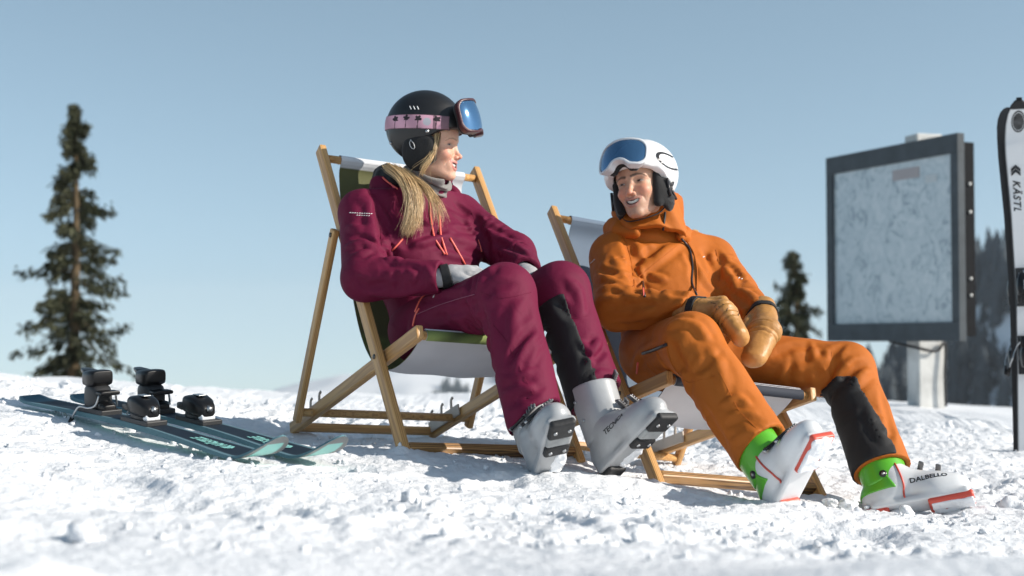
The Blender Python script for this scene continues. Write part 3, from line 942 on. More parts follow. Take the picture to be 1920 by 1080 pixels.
# ------------------------------------------------------------------ skis
def ski_half_width(s):      # s 0 tail .. 1 tip
    return np.interp(s, [0, .02, .08, .28, .48, .70, .86, .905, .94, .965, .985, .996, 1.0],
                        [.038, .050, .0525, .044, .0375, .046, .0605, .061, .0575, .049, .034, .018, .004])
def ski_profile(s, L):
    tip = np.clip((s - .885) / .115, 0, 1); tail = np.clip((.05 - s) / .05, 0, 1)
    return .078 * tip ** 1.8 + .012 * tail ** 2 + .006 * np.sin(np.pi * np.clip((s - .08) / .78, 0, 1))
def ski(root, L, top_c, side_c, base_c, mats, tipcolor=None):
    """local x along the ski (0 tail .. L tip), y side, z up from the snow"""
    ns, ny = 110, 15
    s = np.linspace(0, 1, ns) ** 1.0; s = np.concatenate([s[:-10], np.linspace(s[-10], 1, 34)]); ns = len(s)
    hw = ski_half_width(s); z = ski_profile(s, L)
    th = np.interp(s, [0, .1, .45, .6, .88, 1], [.006, .010, .016, .016, .009, .005])
    dz = np.gradient(z, s * L); nx = -dz / np.sqrt(1 + dz ** 2); nz = 1 / np.sqrt(1 + dz ** 2)
    def sheet(name, mat, zo, inset, flip, cfun):
        yy = np.linspace(-1, 1, ny)
        V = np.zeros((ns, ny, 3)); C = np.zeros((ns, ny, 3))
        for j, q in enumerate(yy):
            V[:, j, 0] = s * L + nx * zo; V[:, j, 1] = q * np.maximum(hw - inset, .001); V[:, j, 2] = z + nz * zo
            C[:, j] = np.array([cfun(a, q) for a in s])
        i = np.arange(ns - 1)[:, None] * ny + np.arange(ny - 1)[None]
        F = np.stack([i, i + ny, i + ny + 1, i + 1], -1).reshape(-1, 4)
        if flip: F = F[:, ::-1]
        me = mesh_np(name, V.reshape(-1, 3), F); paint(me, C.reshape(-1, 3))
        return link(name, me, mat, root)
    sheet('top_sheet', mats[0], th, .003, False, top_c)
    sheet('base', mats[1], 0 * th, 0.0, True, base_c)
    V = []; 
    loop_t = [(s[i] * L + nx[i] * th[i], (hw[i] - .003), z[i] + nz[i] * th[i]) for i in range(ns)]
    loop_b = [(s[i] * L, hw[i], z[i]) for i in range(ns)]
    for sg in (1, -1):
        k = len(V)
        for a, b in zip(loop_t, loop_b): V += [(a[0], sg * a[1], a[2]), (b[0], sg * b[1], b[2])]
    F = []
    for side in (0, 1):
        o = side * 2 * ns
        for i in range(ns - 1):
            q = (o + 2 * i, o + 2 * i + 1, o + 2 * i + 3, o + 2 * i + 2); F.append(q if side == 0 else q[::-1])
    F.append((0, 2 * ns, 2 * ns + 1, 1)); e = 2 * (ns - 1); F.append((e, e + 1, 2 * ns + e + 1, 2 * ns + e))
    me = mesh_np('sidewall', np.array(V), np.array(F)); paint(me, np.array([side_c] * len(V)))
    link('sidewall', me, mats[0], root)
    return lambda x: (float(np.interp(x / L, s, z + th)))

ski_gloss = pmat('ski_topsheet', attr=True, rough=.6, spec=.2); ski_base = pmat('ski_base', attr=True, rough=.45)
blk = pmat('binding_black', (.006, .006, .007), .36, spec=.35, rvar=.1, vscale=40)
blk2 = pmat('binding_grey', (.018, .019, .021), .5)
steel = pmat('binding_steel', (.45, .46, .47), .35, metal=.9)
frost = pmat('clinging_snow', (.80, .82, .85), .7, bump=.002, bscale=120)

def hull_obj(name, secs, mat, parent, n=20, p=4.5):
    """loft of rounded-rectangle sections: (x, zc, half_y, half_z)"""
    V = []; F = []
    for x, zc, hy, hz in secs:
        for k in range(n):
            a = 2 * math.pi * (k + .5) / n; c, sn = math.cos(a), math.sin(a)
            V.append((x, hy * math.copysign(abs(c) ** (2 / p), c), zc + hz * math.copysign(abs(sn) ** (2 / p), sn)))
    bm = bmesh.new(); vs = [bm.verts.new(v) for v in V]
    for i in range(len(secs) - 1):
        for k in range(n):
            bm.faces.new((vs[i * n + k], vs[i * n + (k + 1) % n], vs[(i + 1) * n + (k + 1) % n], vs[(i + 1) * n + k]))
    bm.faces.new(vs[:n][::-1]); bm.faces.new(vs[-n:])
    me = bm_mesh(name, bm); o = link(name, me, mat, parent)
    md = o.modifiers.new('bevel', 'BEVEL'); md.width = .0025; md.segments = 2; md.limit_method = 'ANGLE'; md.angle_limit = .6
    return o

def binding(root, zt, xt, xh, brake_side=1):
    """toe piece at xt (front), heel piece at xh"""
    tr = empty('toe_binding', (xt, 0, zt(xt))); tr.parent = root
    box_obj('base_plate', (-.01, 0, .006), (.085, .034, .008), blk2, tr, bev=.003)
    hull_obj('housing', [(-.055, .052, .030, .016), (-.045, .054, .036, .026), (-.01, .052, .038, .030), (.022, .047, .034, .027), (.045, .040, .026, .020), (.054, .036, .017, .013)], blk, tr)
    hull_obj('pedestal', [(-.045, .020, .028, .014), (.0, .019, .030, .014), (.035, .017, .024, .012)], blk2, tr, 12)
    box_obj('snow_patch', (.038, 0, .021), (.014, .024, .010), frost, tr, bev=.006, smooth=True)
    for sg in (-1, 1):
        hull_obj('jaw', [(-.085, .045, .007, .010), (-.055, .046, .010, .013), (-.03, .047, .008, .012)], blk, tr, 10).location = (0, sg * .027, 0)
    tube_obj('screw', [(.045, .0, .049), (.061, .0, .044)], .0085, steel, tr, 14)
    box_obj('indicator', (-.005, 0, .0835), (.020, .012, .0012), steel, tr, bev=.001)
    hr = empty('heel_binding', (xh, 0, zt(xh))); hr.parent = root
    box_obj('base_plate', (0, 0, .007), (.085, .035, .009), blk2, hr, bev=.003)
    hull_obj('tower', [(-.056, .045, .026, .037), (-.02, .052, .034, .046), (.018, .048, .032, .038), (.034, .04, .026, .027)], blk2, hr)
    hull_obj('heel_cup', [(-.062, .098, .024, .014), (-.052, .106, .034, .024), (-.01, .107, .039, .028), (.016, .111, .038, .025), (.026, .115, .033, .018)], blk, hr)
    hull_obj('lever', [(-.105, .128, .014, .006), (-.07, .122, .022, .010), (-.03, .118, .026, .012)], blk, hr)
    hull_obj('tread', [(.018, .066, .020, .007), (.040, .068, .033, .007), (.078, .068, .033, .007)], blk, hr, 12)
    hull_obj('snow_patch', [(-.015, .055, .027, .022), (.012, .05, .029, .020), (.030, .04, .02, .012)], frost, hr, 12)
    hull_obj('front_block', [(.03, .022, .024, .016), (.055, .022, .026, .018), (.075, .018, .020, .012)], blk, hr, 12)
    for sg in (-1, 1):
        tube_obj('brake_arm', catmull([(.055, sg * .028, .062), (.045, sg * .036, .03), (.02, sg * .048, .020), (-.015, sg * .060, .022), (-.035, sg * .066, .004), (-.060, sg * .070, -.028)], 5), .0035, steel, hr, 8)
        tube_obj('brake_foot', [(-.052, sg * .069, -.018), (-.085, sg * .073, -.058)], [.0068, .0085], blk, hr, 8)

NAVY = (.012, .021, .034); TEAL = (.09, .17, .20); MINT = (.26, .60, .55)
def s_top(a, q):
    if a > .955: return (.20, .21, .22)
    if abs(q) > .80: return (.12, .21, .25)
    if a < .10: return (.04, .11, .15) if a < .075 else (.02, .05, .07)
    return NAVY
def s_base(a, q):
    if a > .88:
        r = abs(q)
        return MINT if (r < .68 and a < .978) else (.16, .165, .165)
    return MINT if abs(q) < .93 else (.2, .2, .2)
def place_ski(tip_px, tail_px, L, label, group):
    tip = P(*tip_px); tail = P(*tail_px)
    x = nrm(tip - tail); R = frame3(x=np.array([0, 0, 1.]), z=x)       # helper frame
    up0 = np.array([0.05, -.15, 1.]); zup = nrm(up0 - x * (up0 @ x)); y = np.cross(zup, x)
    root = tag(empty('ski', tuple(tail)), label, 'ski', group)
    M = Matrix.Identity(4)
    for i in range(3): M[i][0], M[i][1], M[i][2], M[i][3] = x[i], y[i], zup[i], tail[i]
    root.matrix_world = M
    return root
def flat_ski(tip_px, tail_px, L, label, words=True):
    root = place_ski(tip_px, tail_px, L, label, 'skis lying on the snow')
    zt = ski(root, L, s_top, (.10, .20, .23), s_base, (ski_gloss, ski_base))
    binding(root, zt, L * .525, L * .335)
    mint = pmat('ski_lettering', MINT, .4)
    xc = L * .765; sl = (zt(xc + .05) - zt(xc - .05)) / .1
    nx = nrm([-sl, 0, 1]); tx = -nrm([1, 0, sl]); ty = np.cross(nx, tx)
    o = np.array([xc, 0, zt(xc)]) + nx * .0012
    text_mesh('lettering', 'KÄSTLE', mint, root, mat4(tx, ty, nx, o), .044, shear=.35, bold=.0012, extrude=.0003)
    for k in (0, 1):
        bm = bmesh.new(); c = o - tx * (.105 + .016 * k)
        for sg in (-1, 1):
            e = [c, c + tx * .014, c + tx * .028 + ty * sg * .017, c + tx * .014 + ty * sg * .017]
            e = [v + nx * (.0006) for v in e]
            f = [bm.verts.new(tuple(v)) for v in (e if sg > 0 else e[::-1])]; bm.faces.new(f)
        link('chevron', bm_mesh('chevron', bm), mint, root, smooth=False)
    return root
sk1 = flat_ski((502, 866, 3.80), (56, 750, 4.93), 1.60, 'teal and navy ski lying nearest, tip left of the other ski tip')
sk2 = flat_ski((618, 866, 3.86), (150, 747, 5.00), 1.60, 'teal and navy ski lying farther back, tip beside the deckchair leg')

# upright pair at the right edge
def up_top(a, q):
    if a > .975: return (.03, .03, .03)
    return (.70, .71, .72) if abs(q) < .93 else (.08, .08, .085)
def up_ski(base_px, top_px, yb, yt, roll, label, words):
    L = 1.72
    b = P(base_px[0], base_px[1], yb); t = P(top_px[0], top_px[1], yt)
    x = nrm(t - b); nv = np.array([math.sin(roll), -math.cos(roll), 0.0]); zup = nrm(nv - x * (nv @ x)); y = np.cross(zup, x)
    o = t - x * L
    root = tag(empty('ski', tuple(o)), label, 'ski', 'skis standing upright in the snow')
    root.matrix_world = mat4(x, y, zup, o)
    zt = ski(root, L, up_top if words else (lambda a, q: (.03, .03, .033)), (.015, .015, .017), lambda a, q: (.02, .02, .022), (ski_gloss, ski_base))
    binding(root, zt, L * .52, L * .34)
    if words:
        inkm = pmat('ski_black_print', (.02, .02, .022), .4)
        xc = L * .745; nx = np.array([0, 0, 1.]); tx = np.array([-1., 0, 0]); ty = np.cross(nx, tx)
        oo = np.array([xc, .016, zt(xc) + .0012])
        text_mesh('lettering', 'KÄSTLE', inkm, root, mat4(tx, ty, nx, oo), .043, shear=.3, bold=.0012, extrude=.0003, spacing=1.2)
        for k in (0, 1):
            bm = bmesh.new(); c = oo - tx * (.135 + .018 * k)
            for sg in (-1, 1):
                e = [c, c + tx * .016, c + tx * .034 + ty * sg * .020, c + tx * .018 + ty * sg * .020]
                f = [bm.verts.new(tuple(v + nx * .0005)) for v in (e if sg > 0 else e[::-1])]; bm.faces.new(f)
            link('chevron', bm_mesh('chevron', bm), inkm, root, smooth=False)
        # oval print near the tip
        bm = bmesh.new(); cx = L * .945
        for r0, r1 in ((.0, .78), (.84, 1.0)):
            n = 40; ring0 = []; ring1 = []
            for k in range(n):
                a = 2 * math.pi * k / n
                for rr, lst in ((r0, ring0), (r1, ring1)):
                    xx = cx + .046 * rr * math.cos(a)
                    lst.append(bm.verts.new((xx, .030 * rr * math.sin(a), zt(xx) + .0012)))
            for k in range(n):
                if r0 > 0 or True:
                    bm.faces.new((ring0[k], ring1[k], ring1[(k + 1) % n], ring0[(k + 1) % n]))
        link('oval_print', bm_mesh('oval_print', bm), pmat('ski_oval_print', (.05, .05, .052), .4, var=.9, vscale=30), root, smooth=False)
        box_obj('tip_guard', (L * .9975, 0, ski_profile(np.array([1.0]), L)[0] + .004), (.008, .012, .006), blk, root, bev=.002)
    return root
up_ski((1932, 905), (1906, 192), 6.25, 6.35, D2R(-12), 'white upright ski with black lettering at the right edge', True)
up_ski((1926, 905), (1893, 194), 6.29, 6.395, D2R(168), 'black edge-on ski standing base to base behind the white one', False)
# ------------------------------------------------------------------ people: shared tools
WB = {}
_link0 = link
def link(name, me, mat=None, parent=None, smooth=True, loc=None):
    o = _link0(name, me, mat, parent, smooth, loc)
    if parent is not None and parent.name in WB: o.matrix_parent_inverse = WB[parent.name]
    return o
def person(loc, label):
    o = tag(empty('person', tuple(loc)), label, 'person')
    WB[o.name] = Matrix.Translation(-Vector(tuple(loc)))
    return o

def bounds(pts, pad):
    pts = np.asarray(pts, float)
    return pts.min(0) - pad, pts.max(0) + pad

def patch(fn, region, t0=.0035, depth=.007):
    """thin layer lying on the surface of fn inside region(p)<0"""
    def f(p):
        d = fn(p); return np.maximum(np.maximum(d - t0, -(d + depth)), region(p))
    return f

def crinkle(p, a, b, amp, fa=26.0, fl=8.0, seed=0.0, diag=.5):
    """soft folds running round a limb a->b, of finite length and two sizes"""
    ax = nrm(np.asarray(b) - np.asarray(a)); s = nrm(np.cross(ax, [.3, .5, .8])); u = np.cross(ax, s)
    q = p - np.asarray(a); t = q @ ax; x = q @ s; y = q @ u
    w = .016 * noise3(x * 9 + seed, y * 9, t * 9)
    n = noise3((t + diag * x + w) * fa + seed, (x - .3 * t) * fl, y * fl)
    n2 = noise3((t - diag * y + w) * fa * 1.9 + seed + 9, x * fl * 1.8, (y + .3 * t) * fl * 1.8)
    return amp * (1.5 * np.maximum(n, -.15) ** 1 + .55 * np.maximum(n2, -.1)) 

def seg_t(p, a, b):
    a = np.asarray(a); ab = np.asarray(b) - a
    return (p - a) @ ab / (ab @ ab)

# ---- head -------------------------------------------------------
MM = .001
def sym(pts): return [(-x, y, z) for x, y, z in pts]
def head_fn(K):
    fem = K.get('fem', False); cz = 3.5 if fem else 0.0; smile = K.get('smile', 1.0); slit = K.get('slit', 2.6)
    jw = .88 if fem else .93
    def f(p):
        p = p / MM
        p = p * np.array([1.05, 1, 1]); ax = np.abs(p[:, 0]); q = np.stack([ax, p[:, 1], p[:, 2]], 1)
        d = d_ell(q, (0, -5, 32), (74, 95, 80))
        d = smin(d, d_ell(q, (0, 40, 38), (60, 50, 50)), 25)
        d = smin(d, d_ell(q, (0, 38, -25), (61 * (.97 if fem else 1), 51, 70)), 22)
        d = smin(d, d_ell(q, (0, 40, -70), (44 * jw, 46, 40)), 22)
        d = smin(d, d_cone(q, (50 * jw, 6, -70), (15 * jw, 70, -101), 13, 12), 20)
        d = smin(d, d_ell(q, (0, 76, -100), (19 * jw, 15, 14)), 14)
        d = smin(d, d_cone(q, (9, 85 if fem else 87, 13), (46, 69, 15), 8, 7), 14)
        d = smin(d, d_ell(q, (38, 66, -31), (20, 20, 17)), 18)
        d = smax(d, -d_ell(q, (32, 93, 0), (19, 14, 11.5)), 12)
        nl = 0.93 if fem else 1.0
        d = smin(d, d_cone(q, (0, 83, 3), (0, 100 * nl + 6 * fem, -34), 6.5, 7.5 if fem else 9), 9)
        d = smin(d, d_ell(q, (0, 104, -37), (9.5 * nl, 9.5, 8.5)), 6)
        d = smin(d, d_ell(q, (11.5 * nl, 93, -41), (7.5 * nl, 10, 7)), 5)
        d = smax(d, -d_ell(q, (5.5, 101, -48.5), (3.2, 4.5, 3.5)), 3)
        d = smin(d, d_ell(q, (0, 75, -66), (30, 18, 23)), 14)
        # smile: creases and cheek bulge
        cr = d_poly(q, [(16, 95, -38), (27, 85, -47), (35, 76, -53), (38, 69, -66)], [0, 0, 0, 0])
        d = d + (1.1 if fem else 1.3) * smile * np.exp(-(cr / 3.6) ** 2)
        # lips drawn wide over an open smile
        up = d_poly(q, [(0, 92.0, -58.0), (8, 91.5, -57.0), (17, 86.5, -57.2), (26, 77, -54.0 + cz * .7), (32, 69.5, -50.5 + cz)], [3.3, 3.5, 3.0, 2.2, 1.2])
        lw = d_poly(q, [(0, 90.5, -79.5), (10, 89.0, -78.0), (19, 83, -71.5), (27, 75, -59.5 + cz * .6), (32, 69.5, -50.5 + cz)], [4.4, 4.3, 3.8, 2.4, 1.2])
        d = smin(d, np.minimum(up, lw), 4)
        op = d_poly(q, [(0, 94, -68.3), (9, 93, -67.2), (18, 86, -63.0), (25, 78.5, -57.0 + cz * .6), (30, 73, -52.5 + cz)], [7.0, 6.6, 5.2, 3.4, 1.2])
        d = smax(d, -op, 2.0)
        # eyes
        e = np.linalg.norm(q - np.array([32, 68.0, -1]), axis=1)
        hs = slit * np.clip(1 - ((ax - 32) / 13.5) ** 2, 0, 1)
        zc = -1.0 + .6 * (1 - ((ax - 32) / 13) ** 2)
        lid = np.maximum(e - 14.0, hs - np.abs(p[:, 2] - zc))
        d = smin(d, lid, 3.0); d = np.minimum(d, e - 12.4)
        return d * MM
    return f
def head_color(K):
    fem = K.get('fem', False); cz = 3.5 if fem else 0.0; base = np.array(K['skin']); slit = K.get('slit', 2.6)
    def c(p):
        p = p / MM * np.array([1.05, 1, 1]); ax = np.abs(p[:, 0]); q = np.stack([ax, p[:, 1], p[:, 2]], 1)
        C = np.tile(base, (len(p), 1))
        g = lambda d, w: np.exp(-(np.maximum(d, 0) / w) ** 2)[:, None]
        red = np.array([1.12, .80, .76])
        w = .75 * g(np.linalg.norm((q - np.array([40, 78, -30])) / np.array([22, 22, 16]), axis=1) * 10 - 4, 9) + .55 * g(np.linalg.norm(q - np.array([0, 104, -38]), axis=1) - 8, 8)
        w = np.clip(w, 0, 1); C = C * (1 - w) + C * red * w
        n = noise3(p[:, 0] * .25, p[:, 1] * .25, p[:, 2] * .25)[:, None]; C = C * (1 + .05 * n)
        if not fem:     # stubble
            s = smooth01((-48 - p[:, 2]) / 14.) * smooth01((p[:, 1] - 5) / 40.)
            ml = d_poly(q, [(0, 97, -53), (18, 90, -54), (30, 76, -66)], [0, 0, 0]); s = np.maximum(s, np.exp(-(ml / 6) ** 2))
            sp = (.17 + .10 * noise3(p[:, 0] * .9, p[:, 1] * .9, p[:, 2] * .9))
            C = C * (1 - (s * sp)[:, None] * np.array([.9, .8, .7]))
        z0 = np.stack([ax, 0 * ax, p[:, 2]], 1); fr = (p[:, 1] > 45)[:, None]
        P0 = lambda l: [(x, 0, z) for x, z in l]
        lipd = np.minimum(d_poly(z0, P0([(0, -57.4), (8, -56.2), (17, -56.4), (26, -53.6 + cz * .7), (32, -50.5 + cz)]), [3.6, 3.8, 3.2, 2.2, .8]),
                          d_poly(z0, P0([(0, -80), (10, -78.5), (19, -72), (27, -60 + cz * .6), (32, -50.5 + cz)]), [4.8, 4.6, 4.0, 2.4, .8]))
        w = g(lipd, 1.2) * (.85 if fem else .6) * fr; C = C * (1 - w) + np.array(K['lip']) * w
        op = d_poly(q, [(0, 90, -68.3), (9, 89, -67.2), (18, 82, -63.0), (25, 74.5, -57 + cz * .6), (30, 70, -52.5 + cz)], [7.2, 6.8, 5.4, 3.4, 1.4])
        w = g(op - .3, .7); C = C * (1 - w) + np.array([.10, .025, .02]) * w
        br = d_poly(z0, P0([(12, 16.0), (30, 20.5), (46, 18.0), (55, 11)]), [0, 0, 0, 0])
        wd = np.interp(ax, [12, 30, 54], [4.6, 4.0, 1.8]) * (1.0 if not fem else .62)
        w = np.exp(-(br / wd) ** 4)[:, None] * (.92 if not fem else .7) * (1 + .25 * noise3(p[:, 0] * 1.2, p[:, 1], p[:, 2] * .5)[:, None]) * fr
        w = np.clip(w, 0, 1); C = C * (1 - w) + np.array(K['brow']) * w
        sk = np.exp(-(np.hypot((ax - 32) / 15, (p[:, 2] + 1) / 8)) ** 4)[:, None] * fr      # darker lids and lashes
        C = C * (1 - .30 * sk)
        # eyes
        e = np.linalg.norm(q - np.array([32, 68, -1]), axis=1)
        hs = slit * np.clip(1 - ((ax - 32) / 13.5) ** 2, 0, 1); zc = -1.0 + .6 * (1 - ((ax - 32) / 13) ** 2)
        dz = np.abs(p[:, 2] - zc); inn = (e < 15.5) & (p[:, 1] > 70)
        open_ = inn & (dz < hs) & (ax > 19) & (ax < 45)
        gx, gz = K.get('gaze', (0, 0))
        r = np.hypot(p[:, 0] - np.sign(p[:, 0]) * 32 - gx, p[:, 2] - zc - gz)
        C[open_] = (.50, .46, .43)
        C[open_ & (r < 6.4)] = K['iris']
        C[open_ & (r < 2.6)] = (.01, .01, .01)
        edge = inn & (ax > 17.5) & (ax < 47) & (p[:, 2] > zc) & (dz >= hs - .4) & (dz < hs + (1.5 if not fem else 2.0))
        C[edge] = C[edge] * .25
        edge2 = inn & (ax > 19) & (ax < 46) & (p[:, 2] < zc) & (dz >= hs - .3) & (dz < hs + .9); C[edge2] = C[edge2] * .55
        return np.clip(C, 0, 1)
    return c
def to_local(p, c, R): return (p - c) @ R
def loc_fn(f, c, R, s=1.0): return lambda p: f(((p - c) @ R) / s) * s

def local_obj(name, f, lo, hi, h, mat, parent, c, R, color=None, s=1.0, ref=1, slack=1.7):
    """mesh f in head/boot coordinates and carry it into the world"""
    V, F = sdf_mesh(name, f, lo, hi, h, slack=slack)
    if ref: V = refine(f, V, ref)
    me = mesh_np(name, c + (V * s) @ R.T, F)
    if color is not None: paint(me, color(V))
    return link(name, me, mat, parent)

def teeth(name, parent, c, R, s, mat):
    V = []; F = []
    xs = np.linspace(-26, 26, 53)
    for x in xs:
        y = 89.0 - .0185 * x * x; tooth = abs(((x / 5.2 + .5) % 1) - .5)
        y += .5 - 1.2 * (tooth > .42)
        zt = -56.5 + .006 * x * x; zb = -70.5 + .0185 * x * x - .4 * (1 - tooth)
        for k, z in enumerate(np.linspace(zt, zb, 4)):
            V.append((x, y - .1 * k, z))
    n = len(xs)
    for i in range(n - 1):
        for k in range(3): F.append((4 * i + k, 4 * i + 4 + k, 4 * i + 5 + k, 4 * i + 1 + k))
    V = np.array(V) * MM * s
    back = V.copy(); back[:, 1] -= .003 * s
    F = np.array(F); F2 = F[:, ::-1] + len(V)
    rim = []
    for i in range(n - 1):
        rim.append((4 * i + 3, 4 * i + 7, 4 * i + 7 + len(V), 4 * i + 3 + len(V)))
    me = mesh_np(name, c + np.concatenate([V, back]) @ R.T, np.concatenate([F, F2, np.array(rim)]))
    return link(name, me, mat, parent)

# ---- goggles (in head coordinates) --------------------------------
def goggle_frame(yc, zc, tilt, Rr=.098):
    t = math.radians(tilt); up = np.array([0, -math.sin(t), math.cos(t)]); fw = np.array([0, math.cos(t), math.sin(t)])
    Rg = np.stack([[1, 0, 0], fw, up], 1); o = np.array([0, yc, zc]) - fw * Rr
    return o, Rg, Rr
def goggle_parts(o, Rg, Rr, W=.086, H=.046, notch=.030):
    def cyl(p):
        q = (p - o) @ Rg
        rr = np.hypot(q[:, 0], q[:, 1]); a = np.arctan2(q[:, 0], q[:, 1])
        return rr, a * Rr, q[:, 2]
    def outline(sx, t, g):
        w, h = W + g, H + g; taper = 1 - .10 * np.abs(sx) / W
        qx = np.abs(sx) - (w - .030); qz = np.abs(t) - (h * taper - .030)
        d = np.hypot(np.maximum(qx, 0), np.maximum(qz, 0)) + np.minimum(np.maximum(qx, qz), 0) - .030
        nn = np.hypot(sx / 1.15, t + H + .012) - (notch - g)
        return smax(d, -nn, .012)
    def lens(p):
        rr, sx, t = cyl(p); b = Rr - .10 * t * t / .04
        return np.maximum(np.abs(rr - b) - .0022, outline(sx, t, -.0028))
    def rim(p):
        rr, sx, t = cyl(p); b = Rr - .10 * t * t / .04
        d = np.maximum(np.abs(rr - b + .0065) - .0130, outline(sx, t, .0050))
        return smax(d, -outline(sx, t, -.0030), .002)
    def foam(p):
        rr, sx, t = cyl(p)
        d = np.maximum(np.abs(rr - Rr + .030) - .014, outline(sx, t, .0015))
        return smax(d, -outline(sx, t, -.012), .003)
    return lens, rim, foam

lens_m = pmat('blue_mirror_lens', (.085, .20, .36), .10, metal=.7, spec=.8)
def skin_mat(name): return pmat(name, attr=True, rough=.48, sss=.30, bump=.0005, bscale=700)
tooth_m = pmat('teeth_enamel', (.78, .74, .66), .25)
fleece_blk = pmat('black_padding', (.010, .010, .011), .9, bump=.0015, bscale=260, sheen=.2)

# ---- garments ------------------------------------------------------
def torso_frame(S):
    mid_s = (S['sR'] + S['sL']) / 2; mid_h = (S['hR'] + S['hL']) / 2
    up = nrm(mid_s - mid_h); lat = S['sL'] - S['sR']; lat = nrm(lat - up * (lat @ up)); fwd = np.cross(lat, up)
    return mid_h, mid_s, np.stack([lat, fwd, up], 1)

def jacket_fn(S):
    mh, ms, T = torso_frame(S); lat, fwd, up = T.T
    hipT = np.stack([nrm(S['hL'] - S['hR']), np.cross(nrm(S['hL'] - S['hR']), up), up], 1)
    L = np.linalg.norm(ms - mh); g = S.get('girth', 1.0); nb = S['neck']
    def f(p):
        d = d_ell(p, mh + up * L * .70 + fwd * S.get('chf', 0.0), (.178 * g, .118 * g, .20), T)
        d = smin(d, d_ell(p, mh + up * L * .34 + fwd * S.get('blf', .005), (.168 * g, .120 * g, .20), T), .09)
        d = smin(d, d_ell(p, mh + up * L * .06 + fwd * .0, (.172 * g, .125 * g, .12), hipT), .06)
        d = smin(d, d_cone(p, S['sR'] - lat * -.02, S['sL'] - lat * .02, .078, .078), .06)
        for s in ('sR', 'sL'):
            d = smin(d, d_cone(p, nb - up * .01, S[s] + up * .01, .062, .060), .05)
        if S.get('bust'):
            for sg in (-1, 1): d = smin(d, d_ell(p, mh + up * L * .66 + fwd * .062 + lat * sg * .068, (.075, .062, .075), T), .07)
        arm = None
        for s, e, w in (('sR', 'eR', 'wR'), ('sL', 'eL', 'wL')):
            ra, re, rw = S.get('armr', (.073, .064, .050))
            a = d_cone(p, S[s], S[e], ra, re)
            a = smin(a, d_cone(p, S[e], S[w], re, rw), .02)
            arm = a if arm is None else np.minimum(arm, a)
        d = smin(d, arm, .030)
        return d
    return f

def jacket_cut(S, f, extra=None):
    """open the sleeves and hem so that they end in real edges"""
    def g(p):
        d = f(p)
        for e, w in (('eR', 'wR'), ('eL', 'wL')):
            ax = nrm(S[w] - S[e]); near = np.linalg.norm(p - S[w], axis=1) < .11
            dc = np.maximum(d, (p - S[w]) @ ax)
            inner = np.maximum(d_cone(p, S[w] - ax * .05, S[w] + ax * .08, .036, .040), -((p - S[w]) @ ax) - .03)
            dc = np.maximum(dc, -inner)
            d = np.where(near, dc, d)
        return d
    return g

def trouser_fn(S):
    up_h = nrm((S['sR'] + S['sL'] - S['hR'] - S['hL']))
    hl = nrm(S['hL'] - S['hR']); H = np.stack([hl, np.cross(hl, up_h), up_h], 1); mh = (S['hR'] + S['hL']) / 2
    rt, rk, rs, rh = S.get('legr', (.098, .082, .078, .098))
    def f(p):
        d = d_ell(p, mh, (.172, .125, .125), H)
        leg = None
        for h, k, a in (('hR', 'kR', 'hemR'), ('hL', 'kL', 'hemL')):
            l = d_cone(p, S[h], S[k], rt, rk)
            l = smin(l, d_cone(p, S[k], S[a], rk * .98, rh), .035)
            leg = l if leg is None else np.minimum(leg, l)
        return smin(d, leg, .05)
    return f
def trouser_cut(S, f):
    rh = S.get('legr', (.098, .082, .078, .098))[3]
    def g(p):
        d = f(p)
        for k, a in (('kR', 'hemR'), ('kL', 'hemL')):
            n = S.get('n' + a, None); ax = nrm(S[a] - S[k]); n = ax if n is None else nrm(n)
            near = ((p - S[a]) @ ax > -.18) & (np.linalg.norm(p - S[a], axis=1) < .30)
            dc = np.maximum(d, (p - S[a]) @ n)
            inner = np.maximum(d_cone(p, S[a] - ax * .10, S[a] + ax * .14, rh * .80, rh * .90), -((p - S[a]) @ n) - .045)
            d = np.where(near, np.maximum(dc, -inner), d)
        return d
    return g

# ---- ski boots -------------------------------------------------------
def boot_frame(ankle, toe_dir, shin_up):
    f = nrm(toe_dir); u = nrm(shin_up - f * (np.asarray(shin_up) @ f)); s = np.cross(f, u)
    s = np.cross(u, f) * -1 if False else s
    # columns: side (person's right = +x here), forward, up
    return np.stack([s, f, u], 1)
def boot_shell(q):
    d = d_ell(q, (0, .148, -.052), (.049, .082, .046))
    d = smin(d, d_cone(q, (0, .125, -.045), (0, .035, -.008), .045, .050), .03)
    d = smin(d, d_ell(q, (0, -.018, -.045), (.045, .062, .060)), .03)
    d = smin(d, d_cone(q, (0, .02, -.02), (0, .0, .03), .052, .054), .03)
    d = smin(d, d_box(q, (0, .085, -.085), (.040, .140, .013), rd=.012), .012)
    d = smax(d, -.094 - q[:, 2], .006)
    d = smax(d, q[:, 2] - .045, .01)
    # instep overlap line
    return d
def boot_cuff(q, lean=.16):
    ax = nrm([0, lean, 1.0]); a = np.array([0, .0, -.005]); b = a + ax * .205
    R = np.stack([[1, 0, 0], np.cross(ax, [1, 0, 0]), ax], 1)
    d = d_econe(q, a, b, (.0585, .066), (.064, .074), R)
    t = (q - a) @ ax
    d = smax(d, t - .150 - .10 * (q[:, 1] - .02) * -1, .006)
    d = smax(d, -(t + .012 + .35 * np.maximum(q[:, 1] - .0, 0) - .0) + .0, .006)
    inner = d_econe(q, a + ax * .06, b + ax * .03, (.050, .056), (.054, .063), R)
    d = smax(d, -np.maximum(inner, -(t - .10)), .004)
    return d
def boot_lean(R, shin_up): return float(np.clip((shin_up @ R[:, 1]) / (shin_up @ R[:, 2]), -.35, .35))
def boot_liner(q, lean): return d_cone(q, (0, 0, .02), (0, lean * .16, .16), .050, .053)
